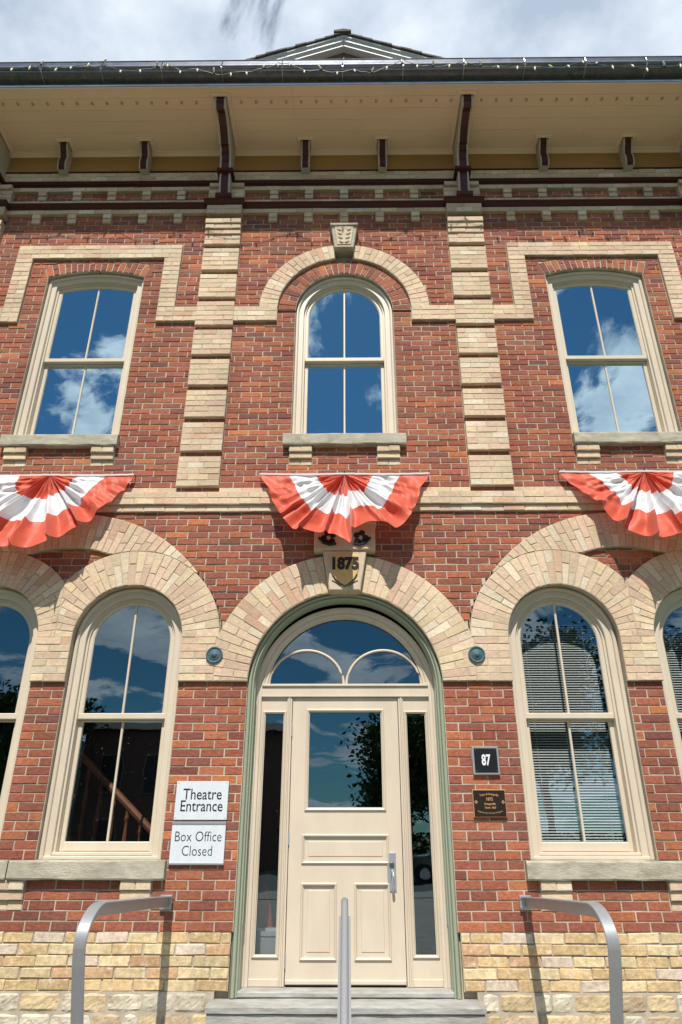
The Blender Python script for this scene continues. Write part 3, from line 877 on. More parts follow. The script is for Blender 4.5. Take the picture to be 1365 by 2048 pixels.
for s_ in (-1, 1):   # dark scrolled leaves on the crest block
    m = MB()
    for k in range(5):
        a = k*1.3; cx = s_*(.15+.045*math.cos(a)); czz = 2.52+.05*math.sin(a)
        m.lathe([(.0, -.014), (.02, -.010), (.03, 0)], (cx, 5.872, czz), 'Y', 10)
    m.tube([(s_*.08, 5.868, 2.46), (s_*.14, 5.862, 2.445), (s_*.2, 5.864, 2.47), (s_*.24, 5.866, 2.52)], .012, 7)
    m.build('crest_carving', M_BLACK, ks)
# upper keystone
m = MB(); m.prism([(-.112, 6.245), (.112, 6.245), (.158, 6.60), (-.158, 6.60)], 5.905, 6.1, .01)
m.prism([(-.118, 6.235), (.118, 6.235), (.112, 6.262), (-.112, 6.262)], 5.892, 6.1, .006)
m.prism([(-.160, 6.585), (.160, 6.585), (.168, 6.625), (-.168, 6.625)], 5.885, 6.1, .006)
uk = m.build('keystone', M_SILL, hall); uk['label'] = 'leaf-carved keystone over the upper centre window'
m = MB(); m.prism([(-.080, 6.285), (.080, 6.285), (.115, 6.575), (-.115, 6.575)], 5.896, 5.91, .004); m.build('carved_panel', M_KEY, uk)
m = MB()
for s_ in (-1, 1):
    for k in range(4):
        m = MB(); z = 6.325+.066*k; x = s_*(.034+.008*k)
        rows = []
        for (r, h) in ((.004, -.016), (.022, -.011), (.030, 0)):
            rows.append([(x+r*1.05*math.cos(a*PI/4), 5.897+h, z+r*.85*math.sin(a*PI/4+.5*s_)) for a in range(8)])
        m.loft(rows, 0, True); m.add(rows[0], [tuple(range(8))]); m.build('carved_leaf', M_KEY, uk)

# ------------------------------------------------------------------ eaves
def extr_x(m, prof, x0, x1, mi=0, closed=False):
    """profile of (y,z) swept along x"""
    rows = [[(x0, y, z) for y, z in prof], [(x1, y, z) for y, z in prof]]
    m.loft(rows, mi, closed)
SOF = 7.95; YE = 5.10
m = MB()
edges = [5.96]
for d in (5.80, 5.655, 5.505, 5.36, 5.215): edges.append(d)
edges.append(YE)
sf = empty('soffit', (0, 0, 0)); sf.parent = hall; sf.matrix_parent_inverse = Matrix.Translation(hall.location).inverted()
for k in range(len(edges)-1):
    a, b = edges[k+1], edges[k]; xs = [-4.9]+sorted(random.sample([-3.1, -1.9, -.6, .7, 1.9, 3.0], 2))+[4.9]
    for x0, x1 in zip(xs, xs[1:]):
        m = MB(); z = SOF+random.uniform(-.0015, .0015)
        m.add([(x0+.0012, a+.0035, z), (x1-.0012, a+.0035, z), (x1-.0012, b-.0035, z), (x0+.0012, b-.0035, z),
               (x0, a, z+.006), (x1, a, z+.006), (x1, b, z+.006), (x0, b, z+.006)],
              [(3, 2, 1, 0), (0, 1, 5, 4), (1, 2, 6, 5), (2, 3, 7, 6), (3, 0, 4, 7)])
        m.build('soffit_board', M_SOFF, sf)
m = MB(); m.box(-4.9, 4.9, YE, 6.1, SOF+.006, SOF+.03); m.build('soffit_backing', M_SOFF, sf)
m = MB(); extr_x(m, [(5.965, SOF-.055), (5.945, SOF-.052), (5.93, SOF-.03), (5.905, SOF-.018), (5.90, SOF-.001)], -4.9, 4.9); m.build('bed_moulding', M_SOFF, sf)
# small round vents
for i in range(-24, 25):
    x = i*.1795+.03
    if abs(abs(x)-1.465) < .13: continue
    for xx in ([x]):
        m = MB(); y = 5.272
        m.lathe([(.030, 0), (.030, -.004), (.024, -.004), (.024, -.001)], (xx, y, SOF-.001), 'Z', 14, 0)
        for k in (-.010, 0, .010): m.box(xx+k-.0018, xx+k+.0018, y-.019, y+.019, SOF-.005, SOF-.0035, 1)
        vb = MB(); m.build('soffit_vent', [M_SOFF, M_BROWN], sf)
# frieze, maroon fillets and mouldings
m = MB(); m.box(-4.9, 4.9, 5.952, 6.05, 7.61, SOF-.01); fz = m.build('frieze_board', M_OCHRE, hall); fz['label'] = 'plain ochre frieze board under the soffit'
m = MB(); m.bbox(-4.9, 4.9, 5.935, 6.0, 7.598, 7.612, .003); m.build('fillet', M_MAROON, hall)
def mould(z, yo, x0, x1, yb=6.0):
    m = MB(); extr_x(m, [(yb, z), (yo+.055, z), (yo+.045, z+.012), (yo+.02, z+.02), (yo+.008, z+.034), (yo, z+.036), (yo, z+.05), (yb, z+.054)], x0, x1)
    for x in (x0, x1): m.add([(x, yb, z), (x, yo+.055, z), (x, yo+.045, z+.012), (x, yo+.02, z+.02), (x, yo+.008, z+.034), (x, yo, z+.036), (x, yo, z+.05), (x, yb, z+.054)], [tuple(range(8))])
    o = m.build('moulding', M_MAROON, hall); recalc(o)
for a, b in ((-4.9, -PLX-.225), (-PLX+.225, PLX-.225), (PLX+.225, 4.9)): mould(6.953, 5.895, a, b)
for sg in (-1, 1):
    mould(6.955, 5.835, sg*PLX-.245, sg*PLX+.245); mould(6.955, 5.835, sg*(PLX+2.9)-.245, sg*(PLX+2.9)+.245)
mould(7.345, 5.905, -4.9, 4.9)

def console(name, x, prof, half, label):
    m = MB(); n = len(prof)
    vs = [(x-half, y, z) for y, z in prof]+[(x+half, y, z) for y, z in prof]
    m.add(vs, [tuple(range(n)), tuple(range(2*n-1, n-1, -1))]+[(i, i+1, n+i+1, n+i) for i in range(n-1)]+[(n-1, 0, n, 2*n-1)])
    o = m.build(name, M_PALE, hall); recalc(o)
    if label: o['label'] = label
    # maroon face strip, a little proud
    off = []
    for i in range(n):
        y0, z0 = prof[max(i-1, 0)]; y1, z1 = prof[min(i+1, n-1)]
        dy, dz = y1-y0, z1-z0; l = math.hypot(dy, dz) or 1
        off.append((prof[i][0]+dz/l*.006, prof[i][1]-dy/l*.006))
    m = MB(); h2 = half*.66; q = off[1:-1]
    nq = len(q)
    rows = [[(x-h2, y+.01, z+.01) for y, z in q], [(x-h2, y, z) for y, z in q], [(x+h2, y, z) for y, z in q], [(x+h2, y+.01, z+.01) for y, z in q]]
    m.loft(rows); 
    o2 = m.build('bracket_face', M_MAROON, o)
    m = MB()
    return o
bigp = [(5.955, 7.94), (5.20, 7.94), (5.20, 7.87), (5.222, 7.845), (5.232, 7.805), (5.262, 7.80), (5.275, 7.822), (5.33, 7.828), (5.40, 7.815), (5.48, 7.79), (5.55, 7.752), (5.605, 7.71), (5.618, 7.685), (5.655, 7.685),
        (5.685, 7.668), (5.70, 7.64), (5.702, 7.61), (5.728, 7.60), (5.742, 7.555), (5.748, 7.50), (5.765, 7.445), (5.955, 7.44)]
lowp = [(5.955, 7.39), (5.795, 7.39), (5.795, 7.33), (5.805, 7.26), (5.822, 7.19), (5.838, 7.13), (5.842, 7.06), (5.955, 7.06)]
smp = [(5.955, 7.94), (5.765, 7.94), (5.765, 7.915), (5.775, 7.88), (5.80, 7.835), (5.828, 7.80), (5.842, 7.76), (5.845, 7.725), (5.832, 7.715), (5.830, 7.66), (5.842, 7.60), (5.865, 7.565), (5.955, 7.56)]
def trimframe(x, half, y0, par):
    m = MB(); a = half+.012; b = half+.052; yo = y0-.05; yi = y0-.012
    outer = [(x-b, 5.94), (x-b, yo), (x+b, yo), (x+b, 5.94)]; inner = [(x-a, 5.94), (x-a, yi), (x+a, yi), (x+a, 5.94)]
    r0 = [(px, py, SOF-.002) for px, py in outer]; r1 = [(px+(.008 if px < x else -.008), py+.008*(py < 5.9), SOF-.012) for px, py in outer]
    r2_ = [(px, py, SOF-.022) for px, py in inner]; r3 = [(px, py, SOF) for px, py in inner]
    m.loft([r0, r1, r2_, r3]); m.build('bracket_trim', M_SOFF, par)
for sg in (-1, 1):
    for bx in (PLX+.008, PLX+2.908):
        x = sg*bx
        o = console('eaves_bracket', x, bigp, .068, 'large scrolled maroon-faced bracket over the %s pilaster' % names[sg])
        trimframe(x, .068, 5.20, o)
        m = MB(); m.bbox(x-.10, x+.10, 5.755, 5.96, 7.39, 7.44, .008); m.bbox(x-.085, x+.085, 5.775, 5.96, 7.375, 7.39, .004); m.build('bracket_cap', M_MAROON, o)
        lo = console('lower_bracket', x, lowp, .066, None)
        m = MB(); m.bbox(x-.098, x+.098, 5.80, 5.96, 6.995, 7.06, .01); m.build('bracket_base', M_MAROON, lo)
for x, nm in ((-.485, 'centre left'), (.485, 'centre right'), (-2.52, 'inner left'), (-3.55, 'outer left'), (2.51, 'inner right'), (3.57, 'outer right')):
    o = console('small_bracket', x, smp, .055, '%s small maroon-faced bracket' % nm); trimframe(x, .055, 5.765, o)

# gutter, fascia, flashing
m = MB(); extr_x(m, [(YE+.02, SOF+.002), (YE-.012, SOF-.004), (YE-.016, SOF+.012), (YE-.016, SOF+.02)], -4.9, 4.9); m.build('drip_edge', M_SOFF, hall)
m = MB(); extr_x(m, [(YE-.02, SOF+.012), (YE-.024, SOF+.014), (YE-.030, SOF+.03), (YE-.012, SOF+.05), (YE-.010, SOF+.125)], -4.9, 4.9); m.build('fascia_flashing', M_GALV, hall)
m = MB()
gp = [(YE-.010, 8.045), (5.03, 8.04), (5.0, 8.05), (4.985, 8.075)]
extr_x(m, gp, -4.9, 4.9, 0)
gq = [(4.985, 8.075), (4.972, 8.078), (4.968, 8.088), (4.975, 8.095)]
for i in range(9):
    a = -PI/2+PI*i/8; gq.append((4.968-.030*math.cos(a), 8.128+.032*math.sin(a)))
gq += [(4.968, 8.165), (4.960, 8.175), (4.952, 8.215), (4.945, 8.222), (4.948, 8.232), (4.965, 8.232), (4.968, 8.22), (5.06, 8.215)]
extr_x(m, gq, -4.9, 4.9, 1)
g_ = m.build('gutter', [M_GUTD, M_GUTF], hall); g_['label'] = 'long metal gutter along the eaves'
for i in range(-6, 7):
    x = i*.705-.01; m = MB()
    m.box(x-.007, x+.007, 4.927, 4.99, 8.066, 8.072); m.tube([(x, 4.96, 8.235), (x, 4.932, 8.17), (x, 4.930, 8.12), (x, 4.962, 8.075), (x, 5.03, 8.034), (x, 5.085, 8.04)], .006, 6)
    m.build('gutter_hanger', M_GALV, g_)
# main roof slab behind the gutter
m = MB(); m.add([(-4.9, 4.99, 8.21), (4.9, 4.99, 8.21), (4.9, 9, 9.7), (-4.9, 9, 9.7), (-4.9, 9, 9.5), (4.9, 9, 9.5), (4.9, 5.1, 8.0), (-4.9, 5.1, 8.0)], [(0, 1, 2, 3), (3, 2, 5, 4), (0, 3, 4, 7), (1, 6, 5, 2)])
rf = m.build('roof', M_SHING, hall)
# gable over the centre
GY = 5.5
ap, hb_, zb_ = 9.675, 1.62, 8.86
sl = .455
def gz(x, dz=0): return ap-abs(x)*sl+dz
m = MB()
# raking cornice: stack of mouldings front to back
layers = [(0, .045, 5.47, M_WHITE), (.045, .075, 5.50, M_WHITE), (.075, .16, 5.53, M_WHITE), (.16, .205, 5.56, M_WHITE)]
gb = MB(); gb.prism([(-1.6, gz(1.6)-.1), (1.6, gz(1.6)-.1), (0, ap-.1)], 5.62, 8.5)
gable = gb.build('gable', M_BROWN, hall); gable['label'] = 'low central gable with white raking mouldings'
for (d0, d1, yf, mt) in ((.052, .078, 5.475, 0), (.078, .092, 5.49, 0), (.092, .135, 5.50, 0), (.135, .150, 5.515, 0), (.150, .195, 5.53, 0)):
    for s_ in (-1, 1):
        q = MB(); P = [(0, ap-d1), (0, ap-d0), (s_*1.75, gz(1.75)-d0), (s_*1.75, gz(1.75)-d1)]
        if area_ok(P) < 0: P = P[::-1]
        q.prism(P, yf, 5.7, .006); o = q.build('raking_moulding', M_WHITE, gable)
for s_ in (-1, 1):
    n = 14
    for k in range(n):
        x0 = 1.78-k*1.78/n; x1 = x0-1.78/n-.02
        q = MB(); z0, z1 = gz(x0)-.045, gz(max(x1, 0))-.045
        P = [(s_*x0, z0), (s_*x0, z0+.034), (s_*max(x1, 0), z1+.024), (s_*max(x1, 0), z1)]
        if area_ok(P) < 0: P = P[::-1]
        q.prism(P, 5.45+random.uniform(-.008, .008), 8.4, .003); q.build('shingle', M_SHING, gable)
q = MB(); q.prism([(-.13, ap-.055), (.10, ap-.045), (.10, ap-.008), (0, ap+.014), (-.13, ap-.02)], 5.43, 8.4, .004); q.build('ridge_cap', M_SHING, gable)
q = MB(); q.box(-.006, .006, 5.612, 5.62, 8.9, 9.47); q.build('board_joint', M_BROWN, gable)

# ------------------------------------------------------------------ door
df = MB()
YD = 6.2
# green outer frame (round beads, recessed panel reveal)
grn = MB()
od.loft(grn, [(-.002, 6.10), (-.002, 6.03)]+roundbead(.002, .030, 6.025, 6)+[(.030, 6.035), (.034, 6.03)]+roundbead(.034, .050, 6.038, 5)+[(.052, 6.045), (.054, 6.07), (.058, 6.072), (.058, 6.15), (.054, 6.152), (.056, 6.18)], zb=-1.075, n=40)
gf = grn.build('door_surround', M_GREEN, hall); gf['label'] = 'sage green arched surround of the entrance'; recalc(gf)
for s_ in (-1, 1):
    g2 = MB(); x = s_*.790
    g2.box(min(x, x+s_*-.004), max(x, x+s_*-.004), 6.072, 6.078, -.62, DZ); g2.box(min(x, x+s_*-.004), max(x, x+s_*-.004), 6.145, 6.151, -.62, DZ)
    g2.build('surround_bead', M_GREEN, gf)
# cream inner frame
cf = MB()
oc = Opening('round', 0, .795, -1.036, 1.126, .795)
oc.loft(cf, [(-.01, 6.21), (-.01, 6.165), (.006, 6.165), (.012, 6.172), (.020, 6.172), (.030, 6.185), (.052, 6.185)], n=40, zb=-1.036)
oc.loft(cf, [(.052, 6.185), (.060, 6.19), (.066, 6.20), (.088, 6.205), (.088, 6.23)], n=40, zb=1.223)
# transom bar
cf.bbox(-.742, .742, 6.17, 6.26, 1.205, 1.228, .006); cf.bbox(-.742, .742, 6.186, 6.26, 1.128, 1.205, .004); cf.bbox(-.742, .742, 6.178, 6.26, 1.114, 1.130, .004)
# jamb posts beside the door
for s_ in (-1, 1):
    for (a, b, y) in ((.468, .486, 6.19), (.486, .498, 6.182), (.498, .512, 6.19)):
        x0, x1 = sorted((s_*a, s_*b)); cf.bbox(x0, x1, y, 6.26, -1.036, 1.114, .004)
dfr = cf.build('door_frame', M_CREAM, hall); recalc(dfr)
def panel(m, x0, x1, z0, z1, yface, wdt=.026, proud=.016, sunk=.006):
    """raised picture-frame moulding round x0..x1,z0..z1 (opening edge)"""
    def rr(o, y): return [(x0-o, y, z0-o), (x1+o, y, z0-o), (x1+o, y, z1+o), (x0-o, y, z1+o)]
    m.loft([rr(wdt, yface), rr(wdt*.92, yface-proud*.6), rr(wdt*.6, yface-proud), rr(wdt*.35, yface-proud*.8), rr(0, yface+sunk)], 0, True)
def board_with_hole(m, X0, X1, Z0, Z1, holes, y, yb):
    """flat board front with rectangular holes on a grid"""
    xs = sorted(set([X0, X1]+[v for h in holes for v in h[:2]])); zs = sorted(set([Z0, Z1]+[v for h in holes for v in h[2:]]))
    for a, b in zip(xs, xs[1:]):
        for c, d in zip(zs, zs[1:]):
            mx_, mz = (a+b)/2, (c+d)/2
            if any(h[0] < mx_ < h[1] and h[2] < mz < h[3] for h in holes): continue
            m.add([(a, y, c), (b, y, c), (b, y, d), (a, y, d)], [(0, 1, 2, 3)])
    m.loft([[(X0, y, Z0), (X1, y, Z0), (X1, y, Z1), (X0, y, Z1)], [(X0, yb, Z0), (X1, yb, Z0), (X1, yb, Z1), (X0, yb, Z1)]], 0, True)
for s_ in (-1, 1):
    x0, x1 = sorted((s_*.512, s_*.745)); g0, g1 = sorted((s_*.542, s_*.700))
    m = MB(); board_with_hole(m, x0, x1, -1.036, 1.114, [(g0, g1, -.828, .971)], 6.205, 6.25); panel(m, g0, g1, -.828, .971, 6.205)
    m.bbox(x0, x1, 6.196, 6.21, -1.036, -.985, .004)
    sl_ = m.build('sidelight', M_CREAM, dfr); sl_['label'] = '%s sidelight beside the door' % names[s_]; recalc(sl_)
    m = MB(); m.box(g0-.005, g1+.005, 6.222, 6.226, -.833, .976); m.build('sidelight_pane', M_GLASSL, dfr)
# fanlight
P = [( .703*math.cos(a)*1.0, 1.126+.707*math.sin(a)) for a in [math.radians(7.9+(180-15.8)*i/30) for i in range(31)]]
m = MB(); m.prism(P, 6.238, 6.242); fl = m.build('fanlight_pane', M_GLASSL, dfr)
for s_ in (-1, 1):
    m = MB(); pts = [(s_*.350+.338*math.cos(a), 6.226, 1.223+.318*math.sin(a)) for a in [PI*i/24 for i in range(25)]]
    m.tube(pts, .0125, 8)
    m.build('fanlight_muntin', M_CREAM, dfr, smooth=True)
# door leaf
m = MB(); y = 6.205
holes = [(-.312, .312, .213, .984), (-.333, .333, -.184, -.013), (-.333, -.092, -.845, -.365), (.092, .333, -.845, -.365)]
board_with_hole(m, -.463, .463, -1.020, 1.110, holes, y, y+.045)
door = m.build('door', M_CREAM, hall); recalc(door); door['label'] = 'cream panelled front door with one large pane'
for i, h in enumerate(holes):
    m = MB(); panel(m, *h, y, .030 if i == 0 else .024, .016, .008)
    if i:
        m.add([(h[0], y+.008, h[2]), (h[1], y+.008, h[2]), (h[1], y+.008, h[3]), (h[0], y+.008, h[3])], [(0, 1, 2, 3)])
        q = .03; m.prism([(h[0]+q, h[2]+q), (h[1]-q, h[2]+q), (h[1]-q, h[3]-q), (h[0]+q, h[3]-q)], y+.003, y+.01, .004)
    o = m.build('door_panel' if i else 'pane_moulding', M_CREAM, door)
m = MB(); m.box(-.318, .318, y+.014, y+.018, .207, .990); m.build('pane', M_GLASSL, door)
m = MB(); m.bbox(-.463, .463, 6.185, 6.21, -1.022, -.990, .01); m.build('weather_bar', M_CREAM, door)
m = MB(); m.box(-.46, .46, 6.215, 6.22, -1.04, -1.018); m.build('door_sweep', M_BLACK, door)
for z in (.83, -.02, -.87):
    m = MB(); m.tube([(-.466, 6.193, z-.05), (-.466, 6.193, z+.05)], .0065, 8); m.build('hinge', M_ALU, door)
m = MB(); m.bbox(.338, .408, 6.192, 6.206, -.400, -.122, .006); hp = m.build('handle_plate', M_ALU, door)
m = MB(); m.lathe([(.020, .003), (.021, -.012), (.015, -.016), (.0, -.016)], (.374, 6.192, -.212), 'Y', 18); m.build('lock_cylinder', M_GUTD, door)
m = MB(); pts = [(.375, 6.192, -.250), (.376, 6.165, -.256), (.377, 6.145, -.275), (.379, 6.140, -.33), (.381, 6.145, -.375), (.382, 6.160, -.395), (.382, 6.192, -.400)]
m.tube(pts, [.012, .011, .0105, .011, .0115, .011, .011], 8); m.build('handle', M_ALU, door, smooth=True)
m = MB(); m.box(-1.0, 1.0, 6.24, 6.26, -1.2, -1.036); m.bbox(-.80, .80, 6.03, 6.3, -1.075, -1.038, .008); th_ = m.build('door_sill', M_STEP, hall)

# ------------------------------------------------------------------ entrance steps
steps = empty('entrance_steps', (0, 5.4, -1.62)); tag(steps, 'grey stone steps and landing in front of the entrance door', 'steps')
def slab(x0, x1, y0, y1, z0, z1, nm='step'):
    m = MB(); n = 16
    rows = []
    for (yy, zz) in ((y1, z1), (y0+.012, z1), (y0, z1-.012), (y0, z0), (y1, z0)):
        rows.append([(x0+(x1-x0)*i/n, yy+random.uniform(-.003, .003)*(yy < y1), zz+random.uniform(-.002, .002)) for i in range(n+1)])
    m.loft(rows)
    for i in (0, n): m.add([r[i] for r in rows], [tuple(range(5))])
    o = m.build(nm, M_STEP, steps); recalc(o)
slab(-.985, .985, 5.80, 6.06, -1.125, -1.08, 'step_tread')
slab(-.975, .975, 5.815, 6.0, -1.30, -1.125, 'step_riser')
slab(-1.75, 1.75, 4.75, 5.82, -1.34, -1.285, 'landing_slab'); slab(-1.74, 1.74, 4.77, 5.9, -1.62, -1.34, 'landing_base')
slab(-1.75, 1.75, 4.40, 4.77, -1.48, -1.43, 'step_tread'); slab(-1.74, 1.74, 4.42, 4.8, -1.62, -1.48, 'step_riser')

# ------------------------------------------------------------------ handrails
def side_rail(sg, label):
    r = empty('handrail', (sg*1.40, 4.3, -1.62)); tag(r, label, 'handrail', 'steel handrails at the entrance steps')
    # plate path (x, y, z) centre of the flat bar
    P0 = [(1.372, 5.965, -.425), (1.380, 5.5, -.398), (1.388, 5.0, -.372), (1.398, 4.44, -.345)]
    arc = []
    for k in range(1, 31):
        a = k/30*math.radians(100); arc.append((1.398+.0004*k, 4.44-.235*math.sin(a), -.345-.165*(1-math.cos(a))))
    tail = [(1.411, 4.235, -.62), (1.411, 4.285, -.75), (1.411, 4.335, -.88), (1.411, 4.40, -1.1), (1.411, 4.46, -1.43)]
    OX = 0 if sg > 0 else .018
    pts = [Vector((sg*x+OX, y, z)) for x, y, z in P0+arc+tail]
    m = MB(); rows = []; W = .033; T = .005
    for i, p in enumerate(pts):
        d = (pts[min(i+1, len(pts)-1)]-pts[max(i-1, 0)]).normalized(); side = Vector((1, 0, 0)); nrm = side.cross(d).normalized()
        if nrm.y > 0 or (abs(nrm.y) < .3 and nrm.z < 0): nrm = -nrm
        rows.append([tuple(p+side*a+nrm*b) for a, b in ((-W, T*.4), (-W+.003, T), (W-.003, T), (W, T*.4), (W, -T), (-W, -T))])
    m.loft(rows, 0, True); m.add(rows[0], [tuple(range(6))]); m.add(rows[-1], [tuple(range(6))])
    o = m.build('rail', M_RAIL, r); recalc(o)
    m = MB(); web = []
    wp = [Vector((sg*x+OX, y, z)) for x, y, z in P0+arc+tail[:2]]
    for i, p in enumerate(wp):
        d = (wp[min(i+1, len(wp)-1)]-wp[max(i-1, 0)]).normalized(); side = Vector((1, 0, 0)); nrm = side.cross(d).normalized()
        if nrm.y > 0 or (abs(nrm.y) < .3 and nrm.z < 0): nrm = -nrm
        web.append([tuple(p+side*a+nrm*b) for a, b in ((-.005, -.004), (.005, -.004), (.005, -.066), (-.005, -.066))])
    m.loft(web, 0, True); m.build('rail_web', M_RAIL, r)
    m = MB(); m.bbox(sg*1.372-.045, sg*1.372+.045, 5.968, 5.998, -.508, -.412, .003)
    m.build('wall_plate', M_ALU, r)
    for z in (-.43, -.49): m = MB(); m.lathe([(.007, 0), (.007, -.006), (0, -.007)], (sg*1.372+sg*-.038, 5.968, z), 'Y', 8); m.build('bolt', M_ALU, r)
side_rail(-1, 'grey steel handrail bolted to the wall left of the door')
side_rail(1, 'grey steel handrail bolted to the wall right of the door')
r = empty('handrail', (0, 4.6, -1.62)); tag(r, 'grey steel centre handrail running down the steps in line with the door', 'handrail', 'steel handrails at the entrance steps')
d = Vector((0, -.815, -.58)).normalized(); p0 = Vector((0.0, 4.93, -.372)); nrm = Vector((0, -.58, .815)).normalized()
m = MB(); pts = [p0+d*0+Vector((0, .03, -.012)), p0, p0+d*.05, p0+d*.3, p0+d*.7, p0+d*1.25]
m.tube([tuple(p) for p in pts], [.016, .022, .0225, .0225, .0225, .0225], 14); m.build('rail', M_RAIL, r, smooth=True)
m = MB(); a = p0+d*.10-nrm*.026; b = p0+d*1.25-nrm*.026; W = .036
for (u, v) in ((a, b),):
    rows = [[tuple(q+Vector((sx, 0, 0))+nrm*h) for sx, h in ((-W, -.004), (W, -.004), (W, .004), (-W, .004))] for q in (u, v)]
    m.loft(rows, 0, True); m.add(rows[0], [(0, 1, 2, 3)]); m.add(rows[1], [(0, 1, 2, 3)])
o = m.build('rail_plate', M_RAIL, r); recalc(o)
for q in (p0+d*.16, p0+d*1.0):
    m = MB(); m.box(-.02, .02, q.y-.02, q.y+.02, -1.62 if q.y < 4.4 else -1.285, q.z-.03); m.build('post', M_RAIL, r)

# ------------------------------------------------------------------ signs
def sign(name, x0, x1, z0, z1, label, cat='sign', base=M_SIGN):
    s_ = empty(name, ((x0+x1)/2, 5.99, z0)); tag(s_, label, cat); return s_
s1 = sign('wall_sign', -1.375, -.950, .113, .402, 'white sign reading Theatre Entrance, upper of the two beside the door')
m = MB(); m.bbox(-1.375, -.950, 5.978, 5.996, .113, .402, .002); m.build('sign_panel', M_SIGN, s1)
for x in (-1.36, -.965):
    for z in (.128, .388): m = MB(); m.lathe([(.004, 0), (.003, -.002), (0, -.002)], (x, 5.978, z), 'Y', 8); m.build('screw', M_ALU, s1)
flat_letters('Theatre', .118, -1.158, 5.977, .300, M_LETTER, s1, sx=.84, bold=.0003, extrude=.0006)
flat_letters('Entrance', .118, -1.160, 5.977, .212, M_LETTER, s1, sx=.83, bold=.0003, extrude=.0006)
s2 = sign('wall_sign', -1.380, -.952, -.205, .098, 'white sign reading Box Office Closed, lower of the two beside the door')
m = MB(); m.bbox(-1.380, -.952, 5.976, 5.996, -.205, .098, .002); m.build('sign_panel', M_SIGN, s2)
m = MB(); m.bbox(-1.382, -.950, 5.970, 5.996, .080, .100, .003); m.bbox(-1.382, -.950, 5.970, 5.996, -.208, -.193, .003); m.build('sign_rail', M_ALU, s2)
flat_letters('Box Office', .105, -1.166, 5.975, -.010, M_LETTER, s2, sx=.83, bold=-.0012, extrude=.0006)
flat_letters('Closed', .105, -1.166, 5.975, -.112, M_LETTER, s2, sx=.83, bold=-.0012, extrude=.0006)
s3 = sign('house_number_sign', 1.052, 1.270, .452, .671, 'black square number sign reading 87 with a silver rim', 'sign')
m = MB(); m.bbox(1.052, 1.270, 5.970, 5.996, .452, .671, .004); m.build('sign_rim', M_ALU, s3)
m = MB(); m.bbox(1.067, 1.255, 5.966, 5.975, .467, .656, .002); m.build('sign_panel', M_BLACK, s3)
flat_letters('87', .115, 1.161, 5.965, .560, M_SILVER, s3, sx=.62, bold=.0035, extrude=.001, name='numerals')
for x in (1.08, 1.242):
    for z in (.48, .643): m = MB(); m.lathe([(.005, 0), (.004, -.003), (0, -.003)], (x, 5.966, z), 'Y', 8); m.build('rivet', M_GUTD, s3)
s4 = sign('heritage_plaque', 1.030, 1.295, .133, .338, 'small bronze-rimmed dark plaque reading Town of Orangeville 1875 below the number sign', 'plaque')
m = MB(); m.bbox(1.030, 1.295, 5.974, 5.996, .133, .338, .003); m.build('plaque_rim', M_BRONZE, s4)
m = MB(); m.bbox(1.035, 1.290, 5.971, 5.98, .138, .333, .001); m.build('plaque_panel', M_PLAQ, s4)
cxp = 1.1625
flat_letters('Town of Orangeville', .0235, cxp, 5.9705, .3035, M_BRONZE, s4, sx=.78, extrude=.0006, arc=(.26, 1), bold=.0002)
flat_letters('1875', .034, cxp, 5.9705, .265, M_BRONZE, s4, sx=.85, extrude=.0006, bold=.0004)
flat_letters('Orangeville', .0235, cxp, 5.9705, .231, M_BRONZE, s4, sx=.85, extrude=.0006, bold=.0003, slant=.2)
flat_letters('Town  Hall', .0235, cxp, 5.9705, .203, M_BRONZE, s4, sx=.85, extrude=.0006, bold=.0003, slant=.2)
flat_letters('Designated under the Ontario Heritage Act', .0155, cxp, 5.9705, .163, M_BRONZE, s4, sx=.74, extrude=.0005, arc=(.32, -1))
for x in (1.054, 1.271):
    m = MB()
    for (dx_, dz_) in ((0, .008), (0, -.008), (.008, 0), (-.008, 0)):
        m.prism([(x+dx_-.006, .245+dz_), (x+dx_, .239+dz_), (x+dx_+.006, .245+dz_), (x+dx_, .251+dz_)], 5.9695, 5.972)
    m.build('plaque_ornament', M_BRONZE, s4)

def rosette(x, label):
    m = MB(); c = (x, 5.965, 1.437)
    m.lathe([(.074, 0), (.074, -.014), (.068, -.020), (.060, -.018), (.056, -.012), (.046, -.013), (.032, -.020), (.026, -.022), (.018, -.030), (.008, -.034), (0, -.034)], c, 'Y', 28)
    o = m.build('wall_rosette', M_VERD, None, smooth=False, origin=(x, 5.96, 1.437)); tag(o, label, 'wall ornament', 'round verdigris wall rosettes')
    q = MB()
    for k in range(14):
        a = 2*PI*k/14; q.lathe([(.0055, 0), (.004, -.006), (0, -.007)], (x+.041*math.cos(a), 5.952, 1.437+.041*math.sin(a)), 'Y', 6)
    q.build('petal_ring', M_GUTD, o)
rosette(-1.150, 'round green copper rosette on the buff brick left of the door arch')
rosette(1.158, 'round green copper rosette on the buff brick right of the door arch')

